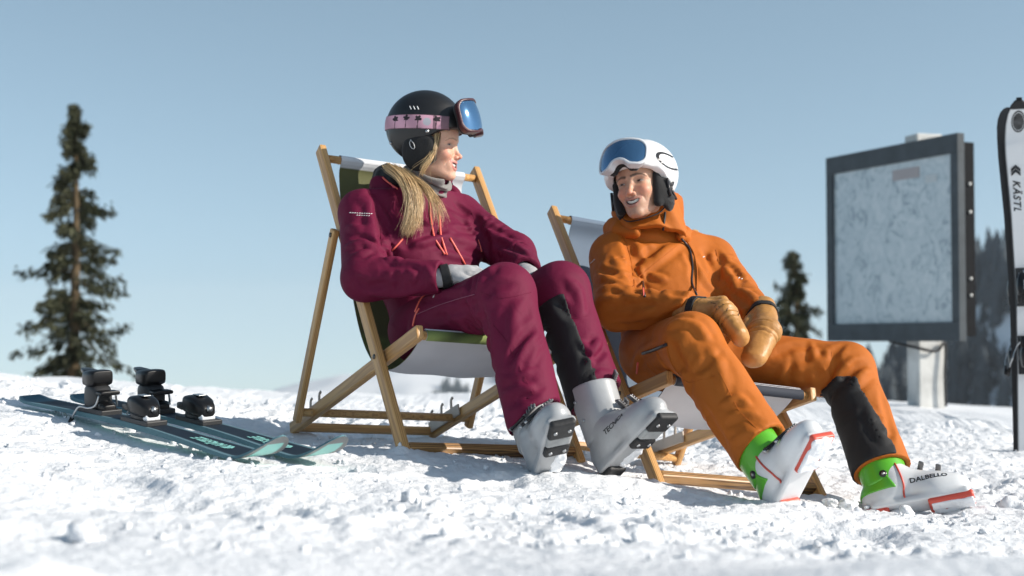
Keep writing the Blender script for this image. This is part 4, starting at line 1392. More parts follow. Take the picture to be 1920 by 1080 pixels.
def boot_sole(q, y0, y1, zb=-.0955, th=.011, hx=.035):
    return d_box(q, (0, (y0 + y1) / 2, zb), (hx, (y1 - y0) / 2, th), rd=.008)

def buckle(parent, c, R, at, n, along, L, mats, name='buckle'):
    """lever with bale and ladder on a boot; at/n/along in boot coordinates"""
    n = nrm(n); al = nrm(np.asarray(along) - n * (np.asarray(along) @ n)); w = np.cross(n, al)
    bm = bmesh.new(); Q = np.stack([al, w, n], 1)
    L = L * 1.25
    add_box(bm, np.asarray(at) + n * .007, (L * .5, .0105, .0045), Q, .003)
    me = bm_mesh(name, bm); me.transform(mat4(R[:, 0], R[:, 1], R[:, 2], c)); o = link(name, me, mats[0], parent)
    bm = bmesh.new(); add_box(bm, np.asarray(at) + al * L * .85 + n * .003, (L * .42, .007, .003), Q, .002)
    for k in range(4): add_box(bm, np.asarray(at) + al * L * (.6 + .17 * k) + n * .007, (.0022, .008, .003), Q, .001)
    me = bm_mesh('ladder', bm); me.transform(mat4(R[:, 0], R[:, 1], R[:, 2], c)); link('ladder', me, mats[1], o)
    bm = bmesh.new(); p0 = np.asarray(at) - al * L * .3 + n * .010
    add_tube(bm, [p0 + w * .006, p0 + al * L * .7 + w * .0075, p0 + al * L * .95 - w * 0, p0 + al * L * .7 - w * .0075, p0 - w * .006], .0013, 6)
    me = bm_mesh('bale', bm); me.transform(mat4(R[:, 0], R[:, 1], R[:, 2], c)); link('bale', me, mats[2], o)
    bm = bmesh.new(); add_tube(bm, [np.asarray(at) - al * L * .55 + n * .002, np.asarray(at) - al * L * .55 + n * .008], .006, 12)
    me = bm_mesh('rivet', bm); me.transform(mat4(R[:, 0], R[:, 1], R[:, 2], c)); link('rivet', me, mats[2], o)
    return o
def carry(name, bm, mat, parent, c, R):
    me = bm_mesh(name, bm); me.transform(mat4(R[:, 0], R[:, 1], R[:, 2], c)); return link(name, me, mat, parent)

def zipper(name, fn, pp, rad, mat, parent, off=.0015, n=6):
    q = cast_line(fn, pp, 6.0, off=off)
    if len(q) < 2: return None
    q = np.array(q); 
    for _ in range(2): q[1:-1] = (q[:-2] + 2 * q[1:-1] + q[2:]) / 4
    return tube_obj(name, list(q), rad, mat, parent, n)

def smooth_union(ds, k):
    d = ds[0]
    for e in ds[1:]: d = smin(d, e, k)
    return d

def joint_folds(fn, a, J, b, r, n, w, h, seed, span=115):
    """creases that gather on the inside of a bent joint and run round the limb"""
    R = np.random.default_rng(seed); u1 = nrm(np.asarray(a) - J); u2 = nrm(np.asarray(b) - J); out = []
    for u, L in ((u1, np.linalg.norm(np.asarray(a) - J)), (u2, np.linalg.norm(np.asarray(b) - J))):
        inn = nrm(u1 + u2 + 1e-6); inn = nrm(inn - u * (inn @ u)); sd = np.cross(u, inn)
        for k in range(n):
            t0 = L * (.10 + .55 * (k + .5 * R.random()) / n); th0 = math.radians(-span * (.5 + .5 * R.random())); th1 = math.radians(span * (.5 + .5 * R.random()))
            sl = .03 * (R.random() + .2) * (1 if R.random() < .75 else -1); pts = []
            for th in np.linspace(th0, th1, 9):
                pts.append(J + u * (t0 + sl * abs(th) + .012 * math.sin(3 * th + k)) + r * (math.cos(th) * inn + math.sin(th) * sd))
            out.append((snap(fn, pts), w * (.7 + .6 * R.random()), h * (.6 + .8 * R.random()) * (1 if k % 2 == 0 else -.8)))
    return out

def ring_print(name, fn, cx, cy, ra, rb, ang, k0, k1, mat, parent, off=.0012, n=48):
    """flat printed oval ring laid on a surface"""
    ca, sa = math.cos(math.radians(ang)), math.sin(math.radians(ang)); pix = []
    for k in range(n):
        t = 2 * math.pi * k / n; u, v = math.cos(t), math.sin(t)
        for f, g in ((1, 1), (k0, k1)):
            a, b = ra * u * f, rb * v * g; pix.append((cx + a * ca - b * sa, cy + a * sa + b * ca))
    q = cast_many(fn, pix, off=off)
    bm = bmesh.new(); vs = [bm.verts.new(tuple(x)) if x is not None else None for x in q]
    for k in range(n):
        f = [vs[2 * k], vs[2 * k + 1], vs[(2 * k + 3) % (2 * n)], vs[(2 * k + 2) % (2 * n)]]
        if all(x is not None for x in f): bm.faces.new(f)
    return link(name, bm_mesh(name, bm), mat, parent)
# ------------------------------------------------------------------ the woman in burgundy
WO = person((P(800, 640, 4.55)[0], 4.55, float(ground_base(-.25, 4.55))), 'woman in burgundy ski suit, black helmet and pink strapped goggles, leaning back smiling')
SW = dict(sR=P(680, 402, 4.62), sL=P(862, 412, 4.83), neck=P(790, 356, 4.75), hR=P(790, 618, 4.52), hL=P(868, 630, 4.64),
          eR=P(684, 522, 4.42), wR=P(828, 520, 4.33), eL=P(965, 480, 4.66), wL=P(985, 512, 4.44),
          kR=P(948, 550, 4.20), kL=P(1052, 545, 4.36), hemR=P(1002, 784, 4.03), hemL=P(1118, 748, 4.21), bust=True, girth=.98,
          armr=(.076, .070, .052), legr=(.098, .084, .08, .084), neckr=.05)
burg = (.128, .006, .033)
jk_m = pmat('burgundy_shell_fabric', burg, .70, spec=.20, var=.10, vscale=4, bump=.0006, bscale=500, bump2=.0012, b2scale=26, crumple=.0030, cscale=10)
tr_m = pmat('burgundy_trouser_fabric', (.135, .007, .035), .70, spec=.20, var=.08, vscale=4, bump=.0006, bscale=500, bump2=.0012, b2scale=24, crumple=.0030, cscale=9)
coral = pmat('coral_zip', (.85, .15, .11), .45)
white_ink = pmat('white_print', (.75, .75, .75), .5)
black_fab = pmat('black_stretch_fabric', (.010, .010, .011), .75, bump=.0006, bscale=700)

jw0 = jacket_fn(SW)
def _wf(lst): return make_folds(jw0, [(a, b * 1.4, c * 1.9) for a, b, c in lst])
FW = _wf([
    ([(702, 376), (712, 418), (716, 467), (722, 480)], .014, -.012),
    ([(650, 425), (690, 430), (708, 445)], .012, .007), ([(648, 462), (684, 455), (714, 468)], .010, .009),
    ([(662, 480), (690, 471), (722, 474)], .010, .008), ([(655, 447), (680, 443), (706, 458)], .009, -.006),
    ([(690, 400), (700, 430), (706, 455)], .012, .008), ([(668, 372), (690, 380), (698, 410)], .012, .006),
    ([(720, 487), (760, 480), (800, 489), (828, 496)], .012, .009), ([(705, 500), (740, 497), (790, 505)], .010, -.006),
    ([(690, 545), (740, 555), (790, 545)], .013, .007), ([(670, 520), (690, 540), (730, 530)], .011, -.006),
    ([(760, 500), (775, 515), (772, 535)], .009, .006), ([(800, 498), (808, 518), (803, 538)], .008, .006), ([(735, 505), (748, 525), (745, 545)], .009, -.005),
    ([(769, 452), (800, 438), (838, 432)], .010, -.007), ([(775, 462), (810, 450), (845, 440)], .010, .006),
    ([(850, 428), (880, 436), (905, 432)], .009, -.007), ([(845, 445), (878, 452), (908, 470)], .010, .006),
    ([(888, 400), (900, 430), (914, 462), (918, 486)], .012, -.012), ([(868, 470), (890, 478), (912, 490)], .009, -.006),
    ([(745, 420), (760, 440), (765, 470), (760, 500)], .014, -.008), ([(820, 470), (850, 480), (880, 484)], .010, .005),
    ([(840, 395), (862, 410), (884, 415)], .010, .006), ([(850, 380), (872, 398), (885, 402)], .008, -.005),
    ([(915, 430), (935, 445), (960, 455)], .010, .008), ([(925, 450), (950, 462), (985, 478)], .010, -.007), ([(930, 470), (960, 478), (990, 490)], .010, .007),
    ([(905, 420), (925, 430), (940, 440)], .009, -.006), ([(690, 350), (720, 380), (735, 410)], .018, -.008),
])
_mhW, _msW, _TW = torso_frame(SW)
FW += joint_folds(jw0, SW['sR'], SW['eR'], SW['wR'], .068, 4, .010, .009, 1) + joint_folds(jw0, SW['sL'], SW['eL'], SW['wL'], .068, 4, .010, .008, 2)
def jw1(p):
    d = jw0(p)
    m = np.abs(d) < .032
    if m.any():
        q = p[m]; e = fold_disp(q, FW)
        tU = seg_t(q, SW['sR'], SW['eR'])
        dr = np.minimum(d_cone(q, SW['sR'], SW['eR'], .07, .07), d_cone(q, SW['eR'], SW['wR'], .07, .06)); wR_ = np.exp(-(np.maximum(dr, 0) / .02) ** 2)
        dl = np.minimum(d_cone(q, SW['sL'], SW['eL'], .07, .07), d_cone(q, SW['eL'], SW['wL'], .07, .06)); wL_ = np.exp(-(np.maximum(dl, 0) / .02) ** 2)
        e += wR_ * crinkle(q, SW['eR'] - (SW['wR'] - SW['eR']) * .3, SW['wR'], .003, 18, 6, 3) + wL_ * crinkle(q, SW['sL'], SW['eL'], .0028, 18, 6, 5)
        e += (1 - np.maximum(wR_, wL_)) * crinkle(q, _mhW, _msW, .0018, 12, 5, 8, .8)
        d[m] -= e
    return d
jw = jacket_cut(SW, jw1)
lo, hi = bounds([SW['sR'], SW['sL'], SW['eR'], SW['eL'], SW['wR'], SW['wL'], SW['hR'], SW['hL'], SW['neck']], .16)
# jacket ends at the neck and hips
def jw_body(p):
    d = jw(p)
    up = _TW[:, 2]
    d = smax(d, (p - (SW['neck'] - up * .012)) @ nrm(up + .25 * _TW[:, 1]), .01)
    hem = (_mhW - up * .03 - p) @ up - .08 * 0
    return smax(d, hem, .012)
jacket_w = sdf_obj('jacket', jw_body, lo, hi, .0052, jk_m, WO)

# trousers
tw0 = trouser_fn(SW)
SW['nhemR'] = nrm(SW['hemR'] - SW['kR']) + np.array([.45, 0, -.0]); SW['nhemL'] = nrm(SW['hemL'] - SW['kL']) + np.array([.35, 0, .0])
FT = make_folds(tw0, [
    ([(896, 545), (905, 515), (930, 497)], .012, .010), ([(905, 560), (925, 540), (965, 530)], .012, -.006), ([(880, 545), (886, 520), (902, 500)], .010, -.007),
    ([(985, 560), (965, 585), (958, 640)], .014, .007), ([(905, 575), (915, 640), (925, 700)], .016, -.007),
    ([(962, 700), (985, 655), (1012, 625)], .011, .010), ([(950, 685), (975, 640), (1005, 605)], .010, -.007), ([(985, 690), (1005, 655), (1020, 640)], .009, .007),
    ([(940, 745), (975, 725), (1015, 735)], .011, .007), ([(945, 765), (985, 745), (1025, 720)], .010, -.005), ([(935, 710), (960, 712), (1000, 690)], .010, .005),
    ([(1060, 520), (1085, 545), (1092, 590)], .013, .008), ([(1040, 560), (1065, 590), (1085, 600)], .012, -.006),
    ([(1085, 640), (1105, 655), (1130, 640)], .010, .009), ([(1090, 660), (1115, 672), (1138, 655)], .009, -.006), ([(1095, 690), (1115, 660), (1130, 615)], .010, .008),
    ([(1100, 715), (1125, 700), (1150, 700)], .009, .006), ([(845, 560), (870, 575), (895, 610)], .012, -.007), ([(830, 585), (862, 600), (890, 640)], .012, .006),
    ([(790, 560), (830, 548), (880, 540)], .010, .005), ([(800, 600), (850, 588), (890, 570)], .011, -.005), ([(770, 600), (775, 640), (800, 660)], .012, .006)])
FT = [(a, b * 1.35, c * 1.8) for a, b, c in FT] + joint_folds(tw0, SW['hR'], SW['kR'], SW['hemR'], .085, 4, .012, .008, 3) + joint_folds(tw0, SW['hL'], SW['kL'], SW['hemL'], .085, 4, .012, .008, 4)
def tw1(p):
    d = tw0(p); m = np.abs(d) < .032
    if m.any():
        q = p[m]; e = fold_disp(q, FT)
        dr = d_cone(q, SW['kR'], SW['hemR'], .085, .09); wr = np.exp(-(np.maximum(dr, 0) / .02) ** 2)
        dl = d_cone(q, SW['kL'], SW['hemL'], .085, .09); wl = np.exp(-(np.maximum(dl, 0) / .02) ** 2)
        e += wr * crinkle(q, SW['kR'], SW['hemR'], .0022, 11, 5, 2, .9) + wl * crinkle(q, SW['kL'], SW['hemL'], .0022, 11, 5, 6, .9)
        e += (1 - np.maximum(wr, wl)) * crinkle(q, SW['hR'], SW['kR'], .0025, 14, 6, 4, .7)
        d[m] -= e
    return d
tw = trouser_cut(SW, tw1)
lo, hi = bounds([SW['hR'], SW['hL'], SW['kR'], SW['kL'], SW['hemR'], SW['hemL']], .17)
trousers_w = sdf_obj('trousers', tw, lo, hi, .0052, tr_m, WO)
# black panel inside the left calf
_axL = nrm(SW['hemL'] - SW['kL']); _inL = nrm(np.array([-.92, -.25, -.1])); _inL = nrm(_inL - _axL * (_inL @ _axL))
def gus(p):
    q = p - SW['kL']; t = q @ _axL
    lim = .028 - .02 * np.clip(t / .4, 0, 1)
    other = d_cone(p, SW['kL'], SW['hemL'], .08, .09) - d_cone(p, SW['kR'], SW['hemR'], .08, .09)
    return np.maximum(np.maximum(lim - q @ _inL, .05 - t), other)
sdf_obj('calf_panel', patch(tw1, lambda p: np.maximum(gus(p), (p - SW['hemL']) @ nrm(SW['nhemL']) + .004)), *bounds([SW['kL'], SW['hemL']], .13), .005, black_fab, trousers_w)
# head
WH_c = P(806, 273, 4.70); _f = nrm([.965, -.26, -.035]); _u = nrm(np.array([.03, -.02, 1.0]) - _f * (np.array([.03, -.02, 1.0]) @ _f)); _x = np.cross(_f, _u) * 1.0
WH_R = np.stack([-_x, _f, _u], 1)     # columns: person's left, forward, up
WH_R[:, 0] = np.cross(WH_R[:, 1], WH_R[:, 2]) * 1.0
if np.linalg.det(WH_R) < 0: WH_R[:, 0] *= -1
KW_ = dict(fem=True, skin=(.64, .375, .265), lip=(.48, .16, .14), brow=(.22, .13, .07), iris=(.05, .06, .06), slit=2.4, gaze=(3.5, 0))
WS = 1.0
hf = head_fn(KW_); hfw = loc_fn(hf, WH_c, WH_R, WS)
skin_w = skin_mat('skin_fair')
def body_w(p):
    d = hfw(p)
    nk0 = WH_c + WH_R @ np.array([0, -.012, -.065])
    d = smin(d, d_cone(p, nk0, SW['neck'] - _TW[:, 2] * .01, .049, .052), .02)
    return smin(d, d_cone(p, SW['neck'] - _TW[:, 2] * .08 - _TW[:, 0] * .08, SW['neck'] - _TW[:, 2] * .08 + _TW[:, 0] * .08, .035, .035), .03)
hc = head_color(KW_)
body = sdf_obj('body', body_w, *bounds([WH_c, SW['neck'], SW['neck'] - _TW[:, 2] * .05], .155), .0021, skin_w, WO, color=lambda V: hc((V - WH_c) @ WH_R / WS))
teeth('teeth', body, WH_c, WH_R, WS, tooth_m)

# helmet
hel_blk = pmat('matte_black_helmet', (.011, .011, .012), .38, rvar=.06, vscale=25)
def zb_w(y): return np.interp(y, [-.13, -.09, -.05, -.015, .03, .065, .10, .14], [-.045, -.050, -.022, .012, .022, .040, .050, .052])
def helm_w(q):
    o = d_ell(q, (0, -.020, .062), (.104, .132, .122))
    o = smin(o, d_ell(q, (0, .050, .062), (.080, .068, .042)), .03)     # brow
    o = smin(o, d_cone(q, (0, .108, .058), (0, .126, .056), .016, .010), .03)
    d = smax(o, zb_w(q[:, 1]) - q[:, 2], .006)
    d = smax(d, -d_ell(q, (0, -.014, .040), (.087, .112, .100)), .006)
    # shallow panel grooves and vents
    ax = np.abs(q[:, 0]); s = np.stack([ax, q[:, 1], q[:, 2]], 1)
    g = d_poly(s, [(.05, -.13, .04), (.062, -.08, .075), (.06, -.02, .105), (.045, .05, .115)], [0] * 4)
    d = d + .0022 * np.exp(-(g / .004) ** 2)
    g = d_poly(s, [(.10, -.12, .0), (.10, -.06, .0), (.10, 0, .02), (.09, .06, .05)], [0] * 4)
    return d + .0018 * np.exp(-(g / .004) ** 2)
helmet_w = local_obj('helmet', helm_w, (-.13, -.17, -.08), (.13, .16, .20), .0034, hel_blk, WO, WH_c, WH_R)
def pad_w(q, sg=None):
    s = np.stack([np.abs(q[:, 0]) if sg is None else q[:, 0] * sg, q[:, 1], q[:, 2]], 1)
    d = d_ell(s, (.082, -.012, -.028), (.019, .056, .066))
    d = smin(d, d_cone(s, (.076, .026, .005), (.072, .034, -.05), .014, .012), .02)
    return d
for sg in (-1, 1): local_obj('ear_pad', lambda q: pad_w(q, sg), (.03 if sg > 0 else -.12, -.09, -.12), (.12 if sg > 0 else -.03, .09, .06), .003, fleece_blk, helmet_w, WH_c, WH_R)
pad_surf = loc_fn(pad_w, WH_c, WH_R)
logo = [(770, 262), (779, 268), (778, 284), (768, 275), (764, 266), (770, 262)]
zipper('ear_pad_emblem', pad_surf, logo, .0011, pmat('emblem_silver', (.6, .6, .6), .4), helmet_w, off=.001)
hs = loc_fn(helm_w, WH_c, WH_R)
for pp in ([(801, 246), (804, 248)], [(733, 268), (735, 271)]):
    q = cast(hs, *pp[0]);
    if q is not None: tube_obj('helmet_screw', [q, q + np.array([.0, -.004, 0])], .006, steel, helmet_w, 14)
# white marks on the helmet
for k, x in enumerate((771, 778, 785)):
    zipper('helmet_mark', hs, [(x, 205), (x - 3, 199)], .0016, white_ink, helmet_w, off=.0005)
for x0, y0, x1, y1 in ((750, 184, 753, 176), (756, 181, 760, 176), (762, 176, 764, 172)):
    zipper('helmet_mark', hs, [(x0, y0), (x1, y1)], .0012, white_ink, helmet_w, off=.0005)
# goggles: strap printed with palms
gframe_w = pmat('maroon_goggle_frame', (.060, .016, .020), .35)
o_, Rg_, Rr_ = goggle_frame(.166, .098, 16, .104)
gl, gr_, gf = goggle_parts(o_, Rg_, Rr_, W=.094, H=.056, notch=.022)
gog = local_obj('goggles', gr_, (-.14, -.05, .0), (.14, .20, .20), .0026, gframe_w, WO, WH_c, WH_R)
local_obj('lens', gl, (-.14, -.05, .0), (.14, .20, .20), .0024, lens_m, gog, WH_c, WH_R)
local_obj('foam', gf, (-.14, -.05, .0), (.14, .20, .20), .003, fleece_blk, gog, WH_c, WH_R)
def strap_mid(q): return q[:, 2] - (.066 - .02 * (q[:, 1]) + .00)
def strap_w(q):
    o = helm_w(q); e = d_ell(q, (0, -.020, .062), (.104, .132, .122)); o = np.minimum(o, e)
    return np.maximum(np.maximum(np.abs(o - .0018) - .0016, np.abs(strap_mid(q)) * .985 - .0225), np.maximum(-q[:, 2] - .05, q[:, 1] - .088 + .0 * q[:, 2]))
def strap_col(q):
    C = np.tile(np.array([.56, .30, .38]), (len(q), 1)); v = strap_mid(q); s = q[:, 1] * 1.0
    C *= (1 + .18 * np.sin(s * 60 + v * 40))[:, None]
    for k, (s0, hgt) in enumerate(((-.092, .008), (-.050, .010), (-.008, .009), (.052, .009))):
        trunk = (np.abs(s - s0 - .10 * v) < .0013) & (v < hgt)
        dx = s - s0 - .1 * hgt; dz = v - hgt; a = np.arctan2(dz, dx); r = np.hypot(dx, dz)
        crown = (r < .0125 * (.55 + .45 * np.abs(np.sin(a * 2.5 + k)))) & (dz > -.006 - .3 * np.abs(dx) * 0)
        C[trunk | crown] = (.018, .010, .014)
    grey = np.hypot(s - .022, v) < .013; C[grey] = (.42, .42, .46)
    dark = (s > .066) | ((np.abs(s - .045) < .004)); C[dark] = C[dark] * .35
    C[np.abs(v) > .0210] *= .5
    return C
local_obj('strap', strap_w, (-.13, -.17, .035), (.13, .11, .10), .0018, pmat('printed_strap', attr=True, rough=.7), gog, WH_c, WH_R, color=strap_col, slack=2.2)

# neck gaiter, hood and collar
gait = pmat('grey_neck_gaiter', (.21, .20, .19), .9, bump=.001, bscale=500, sheen=.25, bump2=.002, b2scale=60)
chin = WH_c + WH_R @ np.array([0, .045, -.095]); jawb = WH_c + WH_R @ np.array([0, -.03, -.07])
def ring(cen, Rm, rx, ry, n=20, wob=0.0, dz=0.0):
    return [cen + Rm @ np.array([rx * math.cos(a), ry * math.sin(a), dz * math.sin(a) + wob * math.sin(3 * a)]) for a in np.linspace(0, 2 * math.pi, n)]
def gaiter(p):
    c0 = WH_c + WH_R @ np.array([0, .008, -.086]); c1 = SW['neck'] + _TW[:, 1] * .015 - _TW[:, 2] * .0
    t = np.clip(seg_t(p, c0, c1), 0, 1); ax = nrm(c1 - c0)
    R = frame3(x=WH_R[:, 0], z=ax)
    d = d_econe(p, c0, c1, (.059, .076), (.080, .088), R)
    fold = .006 * np.sin(t * 15 + 2.5 * np.sin((p @ R[:, 0]) * 40 + 1)) + .003 * np.sin(t * 31 + (p @ R[:, 1]) * 60)
    d = d - fold
    top = c0 - ax * .012
    d = smax(d, -(p - top) @ nrm(ax + .25 * WH_R[:, 1]), .006)
    d = smax(d, -d_econe(p, c0 - ax * .05, c0 + ax * .03, (.052, .069), (.052, .069), R), .005)
    return d
sdf_obj('neck_gaiter', gaiter, *bounds([chin, SW['neck']], .11), .0036, gait, WO)
lat, fwd, up = _TW.T
def collar_w(p):
    q = (p - SW['neck']) @ _TW
    a = np.arctan2(q[:, 0], q[:, 1]); r = np.hypot(q[:, 0], q[:, 1] - .01)
    R0 = .090 + .030 * q[:, 2] / .06 + .004 * np.sin(5 * a + 1)
    top = -.045 + .105 * smooth01(np.sin(a) * .9 + .15) - .02 * np.exp(-(a / .3) ** 2)
    d = np.maximum(np.maximum(np.abs(r - R0) - .009, q[:, 2] - top), -.065 - q[:, 2])
    d = d - fold_disp(p, [])
    return d * .8
def hood_w(p):     # hood lying in folds behind the neck
    q = (p - SW['neck']) @ _TW
    s = np.stack([np.abs(q[:, 0]), q[:, 1], q[:, 2]], 1)
    d = d_poly(s, [(0, -.125, .030), (.07, -.105, .035), (.118, -.045, .020), (.120, .005, -.030)], [.050, .050, .042, .026])
    d = smin(d, d_ell(s, (0, -.12, -.02), (.13, .055, .09)), .05)
    return d - .004 * np.sin(q[:, 0] * 60 + 8 * q[:, 2] * 9) - crinkle(p, SW['neck'], SW['sR'], .005, 16, 7, 3)
lo, hi = bounds([SW['neck']], .19)
sdf_obj('collar', collar_w, lo, hi, .0042, jk_m, jacket_w)
sdf_obj('hood', hood_w, lo, hi, .0048, jk_m, jacket_w)
def lining(p):
    q = (p - SW['neck']) @ _TW
    s = np.stack([np.abs(q[:, 0]), q[:, 1], q[:, 2]], 1)
    d = d_poly(s, [(0, -.110, .095), (.060, -.095, .098), (.098, -.050, .070), (.105, .0, .025)], [.048, .048, .036, .022])
    return d - .004 * noise3(p[:, 0] * 45, p[:, 1] * 45, p[:, 2] * 45)
sdf_obj('hood_lining', lining, lo, hi, .0045, fleece_blk, jacket_w)
jsurf = lambda p: np.minimum(np.minimum(jw_body(p), hood_w(p)), collar_w(p))
jsurf.pre = lambda p: np.minimum(jw0(p), d_ell(p, SW['neck'], (.17, .17, .17)))
tw.pre = tw0
for nm, pp, r in (('zip', [(818, 372), (824, 398), (826, 440), (838, 478)], .0034), ('zip', [(806, 378), (808, 412), (814, 446), (834, 477)], .0034),
                  ('zip', [(844, 446), (858, 470), (872, 496)], .0036), ('pocket_zip', [(735, 470), (745, 460), (755, 448)], .003),
                  ('pocket_zip', [(897, 450), (901, 462), (903, 472)], .0022)):
    zipper(nm, jsurf, pp, r, coral, jacket_w)
zipper('collar_piping', jsurf, [(708, 321), (722, 338), (745, 354)], .0028, coral, jacket_w)
for pp in ([(786, 578), (778, 590), (774, 612)], [(798, 552), (788, 560), (778, 585)]):
    zipper('pocket_zip', tw, pp, .0032, coral, trousers_w)
zipper('thigh_mark', tw, [(812, 558), (822, 542), (829, 532)], .0022, white_ink, trousers_w)
zipper('thigh_seam', tw, [(780, 590), (820, 573), (860, 560), (890, 552)], .0012, pmat('seam_mauve', (.25, .07, .12), .5), trousers_w)
for k, (y, x0, x1) in enumerate(((399, 655, 695), (403, 668, 690))):
    qx = x0
    while qx < x1:
        zipper('sleeve_lettering', jsurf, [(qx, y + (qx - 655) * .05), (qx + 3.0, y - .5 + (qx - 655) * .05)], .0013 if k == 0 else .001, white_ink, jacket_w, off=.0006, n=5)
        qx += 4.4

# gloves with fingers
gl_m = pmat('pale_grey_glove', (.36, .36, .37), .75, bump=.0008, bscale=300, var=.2, vscale=30)
def glove(name, wrist, knuck, palm_n, curl, mat, parent, left):
    ax = nrm(knuck - wrist); n = nrm(palm_n - ax * (palm_n @ ax)); s = np.cross(ax, n) * (1 if left else -1)   # s towards the thumb
    L = np.linalg.norm(knuck - wrist)
    fing = []
    for i, (o, ln) in enumerate(((.033, .078), (.011, .088), (-.011, .082), (-.032, .065))):
        b = knuck + s * o - ax * .006; d1 = nrm(ax + n * curl * .6); d2 = nrm(ax * (1 - curl) + n * (curl * 1.2 + .2)); d3 = nrm(ax * (.4 - curl) + n * 1.0)
        m1 = b + d1 * ln * .48; m2 = m1 + d2 * ln * .30; m3 = m2 + d3 * ln * .22
        fing.append(([b, m1, m2, m3], [.0125, .0118, .011, .0095]))
    t0 = wrist + ax * L * .45 + s * .030; t1 = t0 + nrm(s * .7 + ax * .8 + n * .3) * .036; t2 = t1 + nrm(ax + n * .5) * .032
    fing.append(([t0, t1, t2], [.015, .013, .0115]))
    Rp = np.stack([s, n, ax], 1)
    def f(p):
        d = d_ell(p, (wrist + knuck) / 2 + ax * .006, (.043, .021, L * .62), Rp)
        d = smin(d, d_cone(p, wrist - ax * .03, wrist + ax * .02, .030, .032), .02)
        fd = None
        for pts, rad in fing:
            q = d_poly(p, pts, rad); fd = q if fd is None else np.minimum(fd, q)
        d = smin(d, fd, .010)
        return d - .0008 * noise3(p[:, 0] * 90, p[:, 1] * 90, p[:, 2] * 90)
    pts = [wrist, knuck] + [x for pp, _ in fing for x in pp]
    o = sdf_obj(name, f, *bounds(pts, .06), .0035, mat, parent)
    return o, f
wr = SW['wR']; kn = P(880, 509, 4.34)
g1, g1f = glove('glove', wr + nrm(kn - wr) * .01, kn, np.array([.15, .35, -.9]), .45, gl_m, WO, False)
sdf_obj('glove_cuff', patch(g1f, lambda p: np.abs((p - wr) @ nrm(kn - wr) - .012) - .014, .006, .002), *bounds([wr], .07), .0035, black_fab, g1)
wl = SW['wL']; kl = P(990, 520, 4.42)
g2, g2f = glove('glove', wl + nrm(kl - wl) * .0, kl + np.array([.02, -.03, -.01]), np.array([-.2, .2, -.9]), .5, gl_m, WO, True)

# hair
def strands(name, roots, guides, n, spread, rad, mat, parent, seed, wave=.004):
    r = np.random.default_rng(seed); V = []; F = []; C = []; off = 0; K = 3
    G = [np.array(catmull(g, 6)) for g in guides]; m = len(G[0])
    for i in range(n):
        w = r.random(len(G)) ** 2.2; w /= w.sum()
        path = sum(wi * g for wi, g in zip(w, G)); t = np.linspace(0, 1, m)[:, None]
        path = path + r.standard_normal(3) * spread[0] * (1 - t) + r.standard_normal(3) * spread[1] * t ** 1.5
        if r.random() < .06: path = path + r.standard_normal(3) * np.array([.022, .012, .018]) * t ** 1.3
        ph = r.random(3) * 6.28; path = path + wave * np.sin(t * (7 + 5 * r.random()) + ph) * t
        end = int(m * (.62 + .38 * r.random() ** .5))
        path = path[:end]; col = np.array([.66, .47, .25]) * (.5 + .75 * r.random()) ; 
        if r.random() < .30: col = np.array([.20, .125, .06])
        rr = rad * (.7 + .6 * r.random())
        tg = np.gradient(path, axis=0); tg /= np.linalg.norm(tg, axis=1)[:, None]
        s = np.cross(tg, [0.3, -1, .2]); s /= np.linalg.norm(s, axis=1)[:, None]; u = np.cross(s, tg)
        tp = np.linspace(0, 1, end); q = rr * (1 - .75 * tp ** 2)
        for k in range(K):
            a = 2 * math.pi * k / K
            V.append(path + q[:, None] * (math.cos(a) * s + math.sin(a) * u))
        idx = off + np.arange(end)
        for k in range(K):
            a = off + k * end + np.arange(end - 1); b = off + ((k + 1) % K) * end + np.arange(end - 1)
            F.append(np.stack([a, b, b + 1, a + 1], 1))
        C.append(np.tile(col, (K * end, 1)) * np.tile(1.0 + .5 * tp, K)[:, None]); off += K * end
    me = mesh_np(name, np.concatenate(V), np.concatenate(F)); paint(me, np.concatenate(C))
    return link(name, me, mat, parent)
hair_m = pmat('blonde_hair', attr=True, rough=.42, spec=.6)
def hp(lst): return [P(*q) for q in lst]
strands('hair', None, [
    hp([(720, 312, 4.625), (746, 335, 4.555), (762, 372, 4.53), (763, 412, 4.515), (757, 446, 4.51)]),
    hp([(736, 314, 4.625), (764, 338, 4.555), (778, 374, 4.53), (776, 410, 4.51), (770, 440, 4.505)]),
    hp([(752, 318, 4.625), (782, 346, 4.57), (794, 376, 4.545), (790, 402, 4.525), (784, 428, 4.51)]),
    hp([(730, 316, 4.625), (756, 340, 4.55), (768, 380, 4.525), (762, 420, 4.51), (754, 442, 4.51)])],
    2000, (.0055, .009), .0006, hair_m, WO, 4)
strands('hair_wisp', None, [
    hp([(758, 322, 4.635), (800, 350, 4.585), (820, 372, 4.565), (832, 392, 4.55), (838, 414, 4.545)]),
    hp([(752, 320, 4.635), (790, 350, 4.58), (806, 378, 4.555), (812, 404, 4.545), (810, 430, 4.54)])],
    170, (.006, .010), .0005, hair_m, WO, 6)
strands('hair_lock', None, [
    hp([(823, 250, 4.63), (819, 275, 4.615), (809, 298, 4.60), (796, 316, 4.60), (791, 332, 4.61)]),
    hp([(818, 252, 4.62), (814, 280, 4.605), (804, 300, 4.595), (793, 314, 4.595), (789, 328, 4.605)])], 260, (.004, .005), .0007, hair_m, WO, 9, .002)
# warm brown roots between helmet and cheek

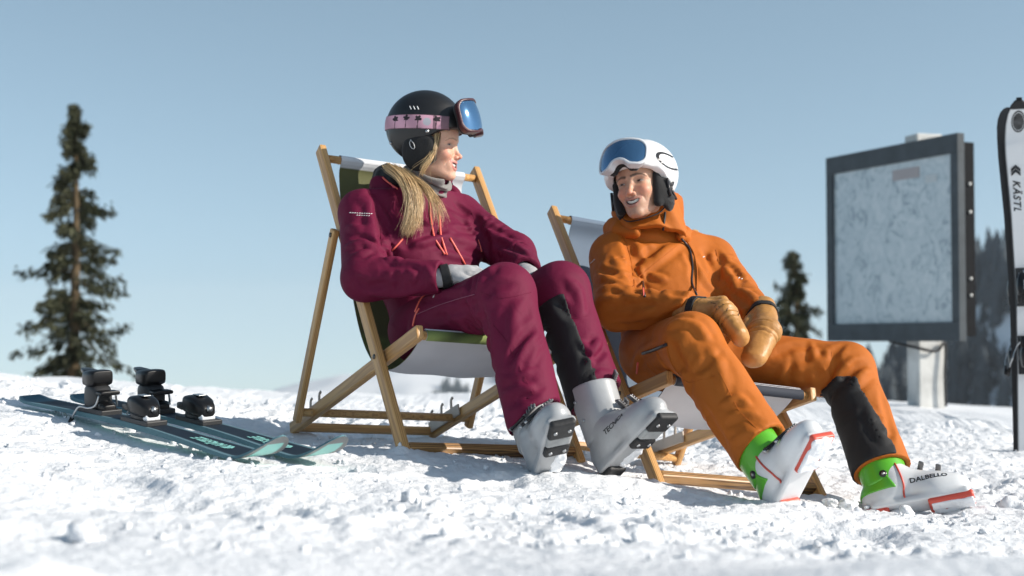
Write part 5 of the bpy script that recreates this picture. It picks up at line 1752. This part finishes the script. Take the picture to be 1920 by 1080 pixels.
for pp in ([(700, 352), (706, 378), (712, 418), (716, 462)], [(884, 398), (898, 430), (912, 460), (916, 482)], [(672, 366), (690, 362), (704, 366)]):
    zipper('seam', jsurf, pp, .0010, jk_m, jacket_w, off=.0006, n=5)
for pp in ([(902, 548), (930, 560), (965, 556), (996, 548)], [(925, 610), (950, 640), (975, 690), (1000, 740)], [(1030, 585), (1060, 600), (1100, 592)]):
    zipper('seam', tw, pp, .0010, tr_m, trousers_w, off=.0006, n=5)
# boots: pale grey shells with black buckles
shellw = pmat('pale_grey_boot_shell', (.37, .38, .39), .34, coat=.1, var=.12, vscale=14, bump=.0006, bscale=60)
plate_blk = pmat('black_sole_rubber', (.014, .014, .015), .6, bump=.001, bscale=120)
sole_grey = pmat('grey_sole_plastic', (.33, .34, .34), .5, var=.2, vscale=30)
bk = (pmat('buckle_black', (.02, .02, .022), .3, metal=.3), pmat('buckle_grey', (.16, .16, .165), .4, metal=.5), steel)
def w_boot(ankle, f, shin_up, outer, words, use=(0, 1, 2, 3)):
    """outer: +1 when the buckles sit on local +x"""
    R = boot_frame(ankle, f, shin_up) * 1.06; c = np.asarray(ankle); lean = boot_lean(R, np.asarray(shin_up))
    root = local_obj('ski_boot', boot_shell, (-.09, -.13, -.13), (.09, .27, .10), .0036, shellw, WO, c, R)
    cf = lambda q: boot_cuff(q, lean)
    local_obj('cuff', cf, (-.10, -.13, -.06), (.10, .16, .25), .0036, shellw, root, c, R)
    liner = lambda q: boot_liner(q, lean)
    local_obj('liner', liner, (-.09, -.1, -.05), (.09, .14, .28), .005, fleece_blk, root, c, R)
    for y0, y1, nm in ((.165, .232, 0), (.085, .128, 1), (-.075, -.012, 2)):
        pl = local_obj('sole_pad', lambda q: boot_sole(q, y0, y1, hx=.034 if nm != 2 else .031), (-.06, -.12, -.13), (.06, .27, -.07), .003, plate_blk, root, c, R)
        for sx in (-1, 1):
            bm = bmesh.new(); yy = (y0 + y1) / 2; add_tube(bm, [(sx * .019, yy, -.104), (sx * .019, yy, -.1085)], .0052, 12); carry('screw', bm, steel, pl, c, R)
    local_obj('sole_bridge', lambda q: boot_sole(q, .126, .168, zb=-.0935, th=.010, hx=.0335), (-.06, .10, -.13), (.06, .2, -.07), .003, sole_grey, root, c, R)
    o = outer
    for _k, (at, n, al, L) in enumerate((((o * .052, .035, .135), (o, .45, .1), (0, 1, .05), .050), ((o * .047, .045, .040), (o, .6, .35), (-o * .35, 1, .1), .046),
                         ((o * .030, .085, .012), (o * .6, .5, 1), (-o, .25, .1), .042), ((o * .030, .135, -.006), (o * .55, .3, 1), (-o, .15, .0), .040))):
        if _k in use: buckle(root, c, R, at, n, al, L, bk)
    for z in (.045, .105):
        bm = bmesh.new(); add_tube(bm, [(-o * .058, .0, z), (-o * .066, .0, z)], .004, 10); carry('cuff_rivet', bm, steel, root, c, R)
    tube = [(.050, -.02, .055), (.045, .045, .030), (.0, .085, .02), (-.045, .045, .030), (-.050, -.02, .055)]
    # snow stuck under the arch
    local_obj('clinging_snow', lambda q: d_ell(q, (-.02, .03, -.092), (.020, .05, .008)) - .004 * noise3(q[:, 0] * 90, q[:, 1] * 90, q[:, 2] * 90), (-.07, -.06, -.13), (.05, .12, -.06), .004, frost, root, c, R)
    if words:
        ink = pmat('boot_black_print', (.015, .015, .016), .5)
        sd = words
        n = np.array([sd, 0., .15]); n = nrm(n); tx = nrm(np.array([0, 1.0, .10]) ) ; 
        tx = nrm(tx - n * (tx @ n)); ty = np.cross(n, tx)
        if sd > 0 and False: pass
        pr = lambda V: snap(boot_shell, V, .0008)
        me_o = text_mesh('lettering', 'TECNICA', ink, root, mat4(tx, ty, n, (sd * .052, .085, -.022)), .020, shear=.2, bold=.0004, project=pr)
        me_o.data.transform(mat4(R[:, 0], R[:, 1], R[:, 2], c))
    return root
wb1 = w_boot(P(1010, 826, 4.01), (.12, -.80, .60), nrm(np.array([-.28, .40, .87])), +1, 0, (1, 2, 3))
wb2 = w_boot(P(1138, 815, 4.13), (.50, -.62, .60), nrm(SW['kL'] - SW['hemL']), -1, 1)
# ------------------------------------------------------------------ the man in orange
MA = person((P(1270, 640, 4.7)[0], 4.7, float(ground_base(.55, 4.7))), 'man in orange ski suit and white helmet, lounging with tan mittens folded and legs apart')
SM = dict(sR=P(1150, 482, 4.86), sL=P(1336, 492, 4.97), neck=P(1216, 432, 4.90), hR=P(1222, 662, 4.66), hL=P(1322, 672, 4.74),
          eR=P(1156, 578, 4.58), wR=P(1296, 582, 4.42), eL=P(1378, 548, 4.78), wL=P(1424, 594, 4.54),
          kR=P(1296, 642, 4.28), kL=P(1588, 694, 4.66), hemR=P(1428, 842, 4.03), hemL=P(1655, 884, 4.42), girth=1.08, chf=.0, blf=.02,
          armr=(.080, .070, .056), legr=(.102, .087, .085, .088))
orng = (.42, .112, .011)
jm_m = pmat('orange_shell_fabric', orng, .70, spec=.25, var=.08, vscale=4, bump=.0006, bscale=500, bump2=.0012, b2scale=24, crumple=.0030, cscale=9)
tm_m = pmat('orange_trouser_fabric', (.42, .114, .012), .70, spec=.25, var=.08, vscale=4, bump=.0006, bscale=500, bump2=.0012, b2scale=22, crumple=.0030, cscale=8)
zip_dk = pmat('dark_zip', (.03, .028, .03), .35, metal=.3)
jm0 = jacket_fn(SM)
_mhM, _msM, _TM = torso_frame(SM)
FM = make_folds(jm0, [(a, b * 1.4, c * 1.9) for a, b, c in [
    ([(1172, 440), (1182, 480), (1190, 530), (1192, 552)], .014, -.012), ([(1345, 470), (1352, 500), (1348, 530)], .012, -.010),
    ([(1112, 522), (1150, 520), (1185, 548)], .011, .010), ([(1120, 545), (1150, 535), (1188, 556)], .010, .008), ([(1150, 480), (1170, 520), (1184, 545)], .012, .008),
    ([(1118, 500), (1140, 512), (1165, 530)], .010, -.007), ([(1130, 565), (1170, 556), (1210, 560)], .011, .009), ([(1165, 580), (1200, 568), (1235, 575)], .010, -.006),
    ([(1180, 600), (1210, 588), (1232, 572)], .010, .006), ([(1230, 600), (1255, 590), (1280, 566)], .010, .007), ([(1150, 610), (1190, 612), (1240, 605)], .012, -.006),
    ([(1192, 515), (1225, 490), (1255, 466), (1280, 455)], .014, .009), ([(1186, 500), (1215, 475), (1245, 455)], .012, -.008),
    ([(1195, 455), (1205, 480), (1215, 500)], .012, .008), ([(1180, 442), (1215, 452), (1250, 452)], .010, -.006), ([(1205, 545), (1245, 530), (1285, 540)], .011, .006),
    ([(1215, 512), (1235, 520), (1252, 525)], .010, .007), ([(1285, 470), (1300, 500), (1302, 540)], .010, -.006), ([(1310, 500), (1325, 530), (1345, 552)], .012, .007),
    ([(1318, 470), (1335, 500), (1340, 540)], .012, -.007), ([(1350, 500), (1372, 520), (1382, 545)], .011, .008), ([(1362, 490), (1380, 512), (1398, 530)], .010, -.006),
    ([(1385, 540), (1410, 552), (1425, 575)], .010, .007), ([(1372, 548), (1398, 570), (1420, 585)], .010, -.006), ([(1250, 550), (1290, 552), (1330, 562)], .012, -.006)]])
FM += joint_folds(jm0, SM['sR'], SM['eR'], SM['wR'], .072, 4, .011, .010, 11) + joint_folds(jm0, SM['sL'], SM['eL'], SM['wL'], .072, 3, .012, .005, 12)
def jm1(p):
    d = jm0(p); m = np.abs(d) < .032
    if m.any():
        q = p[m]; e = fold_disp(q, FM)
        dr = np.minimum(d_cone(q, SM['sR'], SM['eR'], .08, .075), d_cone(q, SM['eR'], SM['wR'], .075, .06)); a = np.exp(-(np.maximum(dr, 0) / .02) ** 2)
        dl = np.minimum(d_cone(q, SM['sL'], SM['eL'], .08, .075), d_cone(q, SM['eL'], SM['wL'], .075, .06)); b = np.exp(-(np.maximum(dl, 0) / .02) ** 2)
        e += a * crinkle(q, SM['eR'] - (SM['wR'] - SM['eR']) * .3, SM['wR'], .003, 16, 6, 13) + b * crinkle(q, SM['sL'], SM['eL'], .0028, 16, 6, 15)
        e += (1 - np.maximum(a, b)) * crinkle(q, _mhM, _msM, .002, 12, 5, 18, .8)
        d[m] -= e
    return d
jmc = jacket_cut(SM, jm1)
def jm(p):
    d = jmc(p); up = _TM[:, 2]
    d = smax(d, (p - (SM['neck'] + up * .07)) @ nrm(up + .25 * _TM[:, 1]), .01)
    return smax(d, (_mhM - up * .04 - p) @ up, .012)
jacket_m = sdf_obj('jacket', jm, *bounds([SM[k] for k in ('sR', 'sL', 'eR', 'eL', 'wR', 'wL', 'hR', 'hL', 'neck')], .16), .0054, jm_m, MA)
tm0 = trouser_fn(SM)
SM['nhemR'] = nrm(SM['hemR'] - SM['kR']) + np.array([.15, 0, .15]); SM['nhemL'] = nrm(SM['hemL'] - SM['kL']) + np.array([.02, 0, .0])
FTM = make_folds(tm0, [
    ([(1290, 600), (1310, 612), (1330, 640)], .012, .009), ([(1250, 612), (1275, 602), (1300, 606)], .011, .008), ([(1255, 640), (1270, 670), (1290, 700)], .014, -.008),
    ([(1330, 650), (1350, 690), (1362, 740)], .013, .007), ([(1300, 700), (1330, 680), (1352, 660)], .012, -.006), ([(1280, 690), (1290, 730), (1310, 770)], .014, .007),
    ([(1350, 760), (1385, 745), (1410, 760)], .011, .007), ([(1360, 800), (1395, 785), (1430, 790)], .011, -.006), ([(1370, 830), (1400, 812), (1440, 815)], .010, .007),
    ([(1320, 760), (1340, 800), (1365, 840)], .013, -.006), ([(1200, 700), (1240, 690), (1270, 712)], .012, -.006), ([(1185, 690), (1200, 660), (1232, 640)], .012, .007),
    ([(1465, 640), (1490, 630), (1540, 632)], .011, .008), ([(1440, 672), (1490, 650), (1545, 646)], .012, -.006), ([(1480, 700), (1530, 680), (1560, 672)], .012, .006),
    ([(1555, 740), (1575, 700), (1600, 672)], .012, .010), ([(1570, 720), (1600, 690), (1640, 672)], .012, -.007), ([(1590, 735), (1620, 700), (1655, 690)], .012, .009),
    ([(1560, 690), (1565, 660), (1585, 645)], .011, -.007), ([(1625, 760), (1640, 800), (1660, 840)], .013, .007), ([(1650, 730), (1665, 780), (1672, 830)], .012, -.006),
    ([(1640, 780), (1660, 790), (1680, 785)], .010, .007), ([(1650, 815), (1672, 822), (1690, 815)], .009, -.006), ([(1520, 640), (1528, 670), (1550, 700)], .010, .006)])
FTM = [(a, b * 1.35, c * 1.8) for a, b, c in FTM] + joint_folds(tm0, SM['hR'], SM['kR'], SM['hemR'], .088, 4, .012, .008, 13) + joint_folds(tm0, SM['hL'], SM['kL'], SM['hemL'], .088, 3, .014, .005, 14)
def tm1(p):
    d = tm0(p); m = np.abs(d) < .032
    if m.any():
        q = p[m]; e = fold_disp(q, FTM)
        a = np.exp(-(np.maximum(d_cone(q, SM['kR'], SM['hemR'], .09, .095), 0) / .02) ** 2); b = np.exp(-(np.maximum(d_cone(q, SM['kL'], SM['hemL'], .09, .095), 0) / .02) ** 2)
        c = np.exp(-(np.maximum(d_cone(q, SM['hL'], SM['kL'], .10, .095), 0) / .02) ** 2) * (1 - b)
        e += a * crinkle(q, SM['kR'], SM['hemR'], .0030, 11, 5, 22, .9) + b * crinkle(q, SM['kL'], SM['hemL'], .0035, 11, 5, 26, .9) + c * crinkle(q, SM['hL'], SM['kL'], .0030, 11, 5, 27, .9)
        e += np.clip(1 - a - b - c, 0, 1) * crinkle(q, SM['hR'], SM['kR'], .003, 11, 5, 24, .7)
        d[m] -= e
    return d
tm = trouser_cut(SM, tm1)
trousers_m = sdf_obj('trousers', tm, *bounds([SM[k] for k in ('hR', 'hL', 'kR', 'kL', 'hemR', 'hemL')], .17), .0054, tm_m, MA)
_ax = nrm(SM['hemL'] - SM['kL']); _in = np.array([-.88, -.45, -.1]); _in = nrm(_in - _ax * (_in @ _ax))
def gus_m(p):
    q = p - SM['kL']; t = q @ _ax
    other = d_cone(p, SM['kL'], SM['hemL'], .08, .09) - d_cone(p, SM['kR'], SM['hemR'], .08, .09)
    lim = .050 - .050 * np.clip((t - .05) / .3, 0, 1)
    return np.maximum(np.maximum(lim - q @ _in, .07 - t), np.maximum(other, (p - SM['hemL']) @ nrm(SM['nhemL']) + .004))
sdf_obj('calf_panel', patch(tm1, gus_m, .006), *bounds([SM['kL'], SM['hemL']], .14), .005, black_fab, trousers_m)

# head
_f = nrm([-.50, -.86, .08]); _ut = np.array([-.17, .08, .97])
_u = nrm(_ut - _f * (_ut @ _f)); MH_R = np.stack([np.cross(_f, _u), _f, _u], 1); MSc = 1.04
MH_c = P(1185, 343, 4.74) - _f * .072 * MSc
KM_ = dict(fem=False, skin=(.56, .315, .21), lip=(.42, .17, .14), brow=(.085, .05, .03), iris=(.06, .05, .04), slit=2.3, gaze=(3.0, 0))
hfm = head_fn(KM_); hfmw = loc_fn(hfm, MH_c, MH_R, MSc); hcm = head_color(KM_)
def body_m(p):
    d = hfmw(p)
    d = smin(d, d_cone(p, MH_c + MH_R @ np.array([0, -.034, -.06]), SM['neck'] - _TM[:, 2] * .06 - _TM[:, 1] * .055, .046, .040), .02)
    return smin(d, d_cone(p, SM['neck'] - _TM[:, 2] * .15 - _TM[:, 1] * .03 - _TM[:, 0] * .07, SM['neck'] - _TM[:, 2] * .15 - _TM[:, 1] * .03 + _TM[:, 0] * .07, .04, .04), .03)
bodym = sdf_obj('body', body_m, *bounds([MH_c, SM['neck'], SM['neck'] - _TM[:, 2] * .05], .16), .0021, skin_mat('skin_tanned'), MA, color=lambda V: hcm((V - MH_c) @ MH_R / MSc))
teeth('teeth', bodym, MH_c, MH_R, MSc, tooth_m)
hel_wht = pmat('white_helmet', (.78, .78, .78), .30, coat=.2)
def zb_m(y): return np.interp(y, [-.13, -.09, -.05, -.015, .03, .065, .10, .14], [-.062, -.066, -.040, -.004, .010, .030, .040, .042])
def helm_m(q):
    o = d_ell(q, (0, -.026, .050), (.112, .140, .112))
    o = smin(o, d_ell(q, (0, .050, .055), (.082, .066, .040)), .03)
    ax = np.abs(q[:, 0]); s = np.stack([ax, q[:, 1], q[:, 2]], 1)
    o = smin(o, d_cone(s, (.088, .045, .045), (.090, .030, -.005), .016, .012), .02)     # cheek drop before the ear
    d = smax(o, zb_m(q[:, 1]) - q[:, 2], .006)
    d = smax(d, -d_ell(q, (0, -.012, .034), (.088, .112, .094)), .006)
    g = d_poly(s, [(.10, .07, .055), (.108, .0, .04), (.10, -.07, .03), (.06, -.13, .03)], [0] * 4)
    d = d + .003 * np.exp(-(g / .004) ** 2)
    g = d_poly(s, [(.03, .11, .13), (.035, .04, .155), (.035, -.05, .155)], [0] * 3)
    return d + .003 * np.exp(-(g / .006) ** 2)
helmet_m = local_obj('helmet', helm_m, (-.13, -.17, -.09), (.13, .16, .18), .0034, hel_wht, MA, MH_c, MH_R, s=MSc)
def pad_side(sg):
    def f(q):
        s = q * np.array([sg, 1, 1])
        d = d_ell(s, (.082, -.004, -.042), (.020, .040, .060))
        d = smin(d, d_cone(s, (.072, .036, .015), (.066, .040, -.075), .013, .014), .02)
        return d - .0015 * np.sin(q[:, 2] * 300) * (s[:, 0] > .095)
    return f
for sg in (-1, 1):
    pd = local_obj('ear_pad', pad_side(sg), (.0 if sg > 0 else -.13, -.09, -.14), (.13 if sg > 0 else 0, .09, .06), .003, fleece_blk, helmet_m, MH_c, MH_R, s=MSc)
    bm = bmesh.new()
    for a, b in (((.099, -.03, -.005), (.103, .01, -.035)), ((.103, .012, -.03), (.099, -.035, -.06)), ((.100, .02, .0), (.104, .018, -.06))):
        add_tube(bm, [np.array(a) * MSc * np.array([sg, 1, 1]), np.array(b) * MSc * np.array([sg, 1, 1])], .005, 8)
    o = carry('strap_web', bm, zip_dk, pd, MH_c, MH_R); o['kind'] = 'stuff'
    tube_obj('chin_strap', [MH_c + MH_R @ (np.array(v) * MSc * np.array([sg, 1, 1])) for v in catmull([(.078, .010, -.085), (.060, .022, -.104), (.036, .045, -.116), (0, .060, -.122)], 4)], .0065, rubber, helmet_m, 8, flat=(1, .35))
hsm = loc_fn(helm_m, MH_c, MH_R, MSc)
ring_print('helmet_oval_mark', hsm, 1254, 302, 27, 11.5, 33, .76, .80, zip_dk, helmet_m)
gframe_m = pmat('white_goggle_frame', (.60, .61, .63), .3, coat=.2)
o_, Rg_, Rr_ = goggle_frame(.146, .090, 26, .104)
gl, gr_, gf = goggle_parts(o_, Rg_, Rr_, W=.092, H=.052, notch=.034)
gog_m = local_obj('goggles', gr_, (-.14, -.06, .0), (.14, .20, .20), .0026, gframe_m, MA, MH_c, MH_R, s=MSc)
local_obj('lens', gl, (-.14, -.06, .0), (.14, .20, .20), .0024, lens_m, gog_m, MH_c, MH_R, s=MSc)
local_obj('foam', gf, (-.14, -.06, .0), (.14, .20, .20), .003, fleece_blk, gog_m, MH_c, MH_R, s=MSc)

# collar and hood
def collar_m(p):
    q = (p - SM['neck']) @ _TM
    a = np.arctan2(q[:, 0], q[:, 1]); r = np.hypot(q[:, 0] * .95, q[:, 1] - .015)
    R0 = .103 + .006 * np.sin(4 * a + 30 * q[:, 2]) + .004 * np.sin(9 * a + q[:, 2] * 50)
    top = .080 + .014 * np.sin(a + .4) + .022 * np.cos(a)
    d = np.maximum(np.maximum(np.abs(r - R0) - .011, q[:, 2] - top), -.075 - q[:, 2])
    return d * .8
def hood_m(p):
    q = (p - SM['neck']) @ _TM; s = np.stack([np.abs(q[:, 0]), q[:, 1], q[:, 2]], 1)
    d = d_poly(s, [(0, -.10, .03), (.07, -.085, .030), (.115, -.035, .006), (.115, .02, -.03), (.08, .075, -.075)], [.045, .045, .040, .032, .016])
    d = smin(d, d_ell(s, (0, -.11, -.04), (.13, .05, .09)), .05)
    return d - crinkle(p, SM['neck'], SM['sL'], .007, 15, 7, 3) - .004 * np.sin(q[:, 0] * 50 + q[:, 2] * 70)
sdf_obj('collar', collar_m, *bounds([SM['neck']], .19), .0042, jm_m, jacket_m)
sdf_obj('hood', hood_m, *bounds([SM['neck']], .20), .0048, jm_m, jacket_m)
jms = lambda p: np.minimum(np.minimum(jm(p), hood_m(p)), collar_m(p))
jms.pre = lambda p: np.minimum(jm0(p), d_ell(p, SM['neck'], (.18, .18, .18)))
tm.pre = tm0
zipper('zip', jms, [(1278, 448), (1294, 466), (1299, 500), (1296, 530), (1306, 552)], .0040, zip_dk, jacket_m)
zipper('storm_flap', jms, [(1288, 452), (1302, 475), (1308, 510), (1306, 545)], .0024, jm_m, jacket_m)
zipper('pocket_zip', jms, [(1205, 528), (1209, 556)], .0042, zip_dk, jacket_m)
zipper('zip_pull', jms, [(1206, 540), (1207, 555)], .0024, coral, jacket_m, off=.004)
zipper('drawcord', jms, [(1247, 398), (1246, 415), (1243, 432)], .004, rubber, jacket_m, off=.003)
for k in range(5): zipper('sleeve_lettering', jms, [(1101 + 3 * k, 500 - 3 * k), (1103 + 3 * k, 498 - 3 * k)], .0014, white_ink, jacket_m, off=.0006, n=5)
for k in range(2): zipper('sleeve_mark', jms, [(1384 + 5 * k, 522 + 2 * k), (1387 + 5 * k, 520 + 2 * k)], .0018, white_ink, jacket_m, off=.0006, n=5)
zipper('chest_mark', jms, [(1318, 482), (1321, 481)], .0018, white_ink, jacket_m, off=.0006, n=5)
zipper('pocket_zip', tm, [(1205, 663), (1222, 658), (1250, 646)], .0052, zip_dk, trousers_m)
zipper('pocket_zip', tm, [(1196, 680), (1194, 700)], .0035, coral, trousers_m)

# tan leather mittens
mit_m = pmat('tan_leather', (.43, .205, .055), .46, var=.2, vscale=14, bump=.001, bscale=140)
seam_m = pmat('dark_stitching', (.06, .03, .012), .6)
def mitten(wrist, knuck, tip, side, wdt, thk, mat, parent, seed, thumb):
    a1 = nrm(knuck - wrist); a2 = nrm(tip - knuck)
    fr = lambda ax: (lambda s: np.stack([s, np.cross(ax, s), ax], 1))(nrm(side - ax * (side @ ax)))
    R1, R2 = fr(a1), fr(a2); L2 = np.linalg.norm(tip - knuck)
    def f(p):
        d = d_econe(p, wrist + a1 * .02, knuck, (wdt * .74, thk * .82), (wdt, thk), R1)
        d = smin(d, d_econe(p, knuck, tip - a2 * thk * .8, (wdt, thk), (wdt * .80, thk * .78), R2), .018)
        d = smin(d, d_cone(p, wrist - a1 * .05, wrist + a1 * .02, .040, .039), .02)
        t0 = wrist + a1 * .035 + thumb * wdt * .75; t1 = t0 + nrm(a1 + thumb * .35) * .045; t2 = t1 + nrm(a2 + .3 * a1) * .030
        d = smin(d, d_poly(p, [t0, t1, t2], [.022, .020, .016]), .010)
        q = (p - knuck) @ R2
        for t in (-.004, .020, .038):          # piped ribs across the fingers
            c = q[:, 2] - t - .9 * q[:, 0] ** 2
            d = d + .0030 * np.exp(-(c / .0035) ** 2) - .0016 * np.exp(-((c - .009) / .006) ** 2)
        q = (p - wrist) @ R1
        d = d + .0018 * np.exp(-((q[:, 2] - .018) / .005) ** 2)
        return d - .0016 * noise3(p[:, 0] * 34 + seed, p[:, 1] * 34, p[:, 2] * 34) - .0007 * noise3(p[:, 0] * 90 + seed, p[:, 1] * 90, p[:, 2] * 90)
    return sdf_obj('mitten', f, *bounds([wrist - a1 * .06, knuck, tip], .085), .0036, mat, parent), f, R1
m1, m1f, m1R = mitten(P(1304, 583, 4.40), P(1360, 592, 4.33), P(1396, 642, 4.25), np.array([-.45, -.25, .85]), .052, .036, mit_m, MA, 1, nrm(np.array([.35, .5, .6])))
sdf_obj('mitten_cuff', patch(m1f, lambda p: np.abs((p - P(1304, 583, 4.40)) @ m1R[:, 2] - .0) - .013, .006, .002), *bounds([P(1304, 583, 4.40)], .075), .0035, black_fab, m1)
m2, m2f, m2R = mitten(P(1432, 590, 4.50), P(1434, 622, 4.39), P(1408, 684, 4.28), np.array([1, -.2, .25]), .050, .040, mit_m, MA, 5, nrm(np.array([-.75, .5, .1])))
sdf_obj('mitten_cuff', patch(m2f, lambda p: np.abs((p - P(1432, 590, 4.50)) @ m2R[:, 2] + .006) - .012, .005, .002), *bounds([P(1432, 590, 4.50)], .075), .0035, black_fab, m2)
for pp in ([(1341, 572), (1350, 571), (1354, 578), (1349, 585), (1341, 583), (1340, 574)],): zipper('stamped_emblem', m1f, pp, .0009, seam_m, m1, off=.0002)

for pp in ([(1364, 577), (1361, 596), (1351, 611)], [(1376, 581), (1371, 602), (1360, 619)], [(1385, 588), (1381, 612), (1369, 630)], [(1333, 568), (1363, 571), (1388, 588), (1402, 602)]):
    zipper('seam', m1f, pp, .0013, seam_m, m1, off=-.0008)
# boots: white lower shells, green cuffs, red trim
b_white = pmat('white_boot_shell', (.68, .69, .70), .30, coat=.2, var=.06, vscale=10)
b_green = pmat('green_boot_cuff', (.10, .42, .025), .32, coat=.2)
b_red = pmat('red_boot_trim', (.62, .085, .055), .4)
def m_boot(ankle, f, shin_up, outer, words, cuffcut=0.0):
    R = boot_frame(ankle, f, shin_up) * 1.05; c = np.asarray(ankle); lean = boot_lean(R, np.asarray(shin_up))
    root = local_obj('ski_boot', boot_shell, (-.09, -.13, -.13), (.09, .27, .10), .0036, b_white, MA, c, R)
    local_obj('cuff', lambda q: boot_cuff(q, lean) - .001, (-.10, -.13, -.06), (.10, .16, .25), .0036, b_green, root, c, R)
    # green heel collar wrapping the ankle
    heel = patch(boot_shell, lambda q: np.maximum(q[:, 1] - .022 + .5 * (q[:, 2] + .03), -.045 - q[:, 2]), .003, .004)
    local_obj('heel_collar', heel, (-.09, -.12, -.10), (.09, .08, .08), .0036, b_green, root, c, R)
    local_obj('liner', lambda q: boot_liner(q, lean), (-.09, -.1, -.05), (.09, .14, .28), .005, fleece_blk, root, c, R)
    # sole: red plate with frosted centre
    local_obj('sole_pad', lambda q: boot_sole(q, .105, .232, hx=.036), (-.06, .05, -.13), (.06, .27, -.07), .003, b_red, root, c, R)
    local_obj('sole_snow', lambda q: d_box(q, (-.004 * words, .172, -.1075), (.031, .0585, .0035), rd=.003) - .003 * noise3(q[:, 0] * 60 + 3, q[:, 1] * 60, q[:, 2] * 60), (-.06, .08, -.13), (.06, .26, -.09), .003, frost, root, c, R)
    hp_ = local_obj('sole_pad', lambda q: boot_sole(q, -.075, -.005, hx=.033), (-.06, -.12, -.13), (.06, .03, -.07), .003, b_red, root, c, R)
    for sx in (-1, 1):
        for yy in (.120, .150):
            bm = bmesh.new(); add_tube(bm, [(sx * .024, yy, -.104), (sx * .024, yy, -.1085)], .004, 10); carry('screw', bm, steel, root, c, R)
    o = outer
    for _k, (at, n, al, L) in enumerate((((o * .053, .030, .125), (o, .5, .1), (0, 1, .05), .046), ((o * .050, .030, .065), (o, .6, .25), (-o * .25, 1, .1), .046),
                         ((o * .026, .088, .010), (o * .5, .5, 1), (-o, .25, .1), .040), ((o * .026, .140, -.008), (o * .45, .3, 1), (-o, .15, .0), .036))):
        if _k > 1: buckle(root, c, R, at, n, al, L, bk)
    for sg in (-1, 1):
        bm = bmesh.new(); add_tube(bm, [(sg * .054, .0, .0), (sg * .062, .0, .0)], .011, 16); pv = carry('pivot', bm, zip_dk, root, c, R)
        bm = bmesh.new(); add_tube(bm, [(sg * .062, .0, .0), (sg * .0635, .0, .0)], .0045, 12); carry('pivot_pin', bm, steel, pv, c, R)
    for sg in (-1, 1):
        q = snap(boot_shell, catmull([(sg * .03, .03, .03), (sg * .05, .045, -.01), (sg * .052, .050, -.045), (sg * .048, .045, -.075)], 5), .001)
        tube_obj('red_trim', [c + R @ v for v in q], .0030, b_red, root, 6)
    ink = pmat('boot_dark_print', (.02, .02, .022), .5)
    n = nrm(np.array([words, 0., .18])); tx = nrm(np.array([0, words * 1.0, .06])); tx = nrm(tx - n * (tx @ n)); ty = np.cross(n, tx)
    t = text_mesh('lettering', 'DALBELLO', ink, root, mat4(tx, ty, n, (words * .054, .122, -.032)), .023, shear=.1, bold=.0005, project=lambda V: snap(boot_shell, V, .0008))
    t.data.transform(mat4(R[:, 0], R[:, 1], R[:, 2], c))
    return root
m_boot(P(1446, 884, 3.98), (.24, -.62, .75), nrm(SM['kR'] - SM['hemR']), +1, -1)
m_boot(P(1662, 906, 4.38), (.92, -.28, .22), nrm(SM['kL'] - SM['hemL']), -1, +1)

for pp in ([(1170, 442), (1182, 480), (1190, 530), (1192, 550)], [(1342, 468), (1350, 500), (1347, 528)], [(1196, 520), (1230, 492), (1268, 462)]):
    zipper('seam', jms, pp, .0011, jm_m, jacket_m, off=.0006, n=5)
for pp in ([(1246, 640), (1262, 690), (1290, 720), (1340, 705)], [(1560, 660), (1555, 700), (1572, 735)], [(1600, 735), (1640, 722), (1668, 715)], [(1350, 700), (1385, 770), (1425, 810)]):
    zipper('seam', tm, pp, .0011, tm_m, trousers_m, off=.0006, n=5)
# ------------------------------------------------------------------ thin winter haze over the whole place
hz = bpy.data.materials.new('winter_haze'); hz.use_nodes = True
hn = hz.node_tree; hn.nodes.clear()
ho = hn.nodes.new('ShaderNodeOutputMaterial'); hv = hn.nodes.new('ShaderNodeVolumePrincipled')
hv.inputs['Color'].default_value = (.80, .88, .96, 1); hv.inputs['Density'].default_value = 0.0002; hv.inputs['Anisotropy'].default_value = 0.2
hn.links.new(hv.outputs[0], ho.inputs['Volume'])
hb = box_obj('haze', (0, 1050, -72), (2700, 1600, 168), hz)
tag(hb, 'thin bluish winter haze filling the valley air', 'haze', kind='stuff')
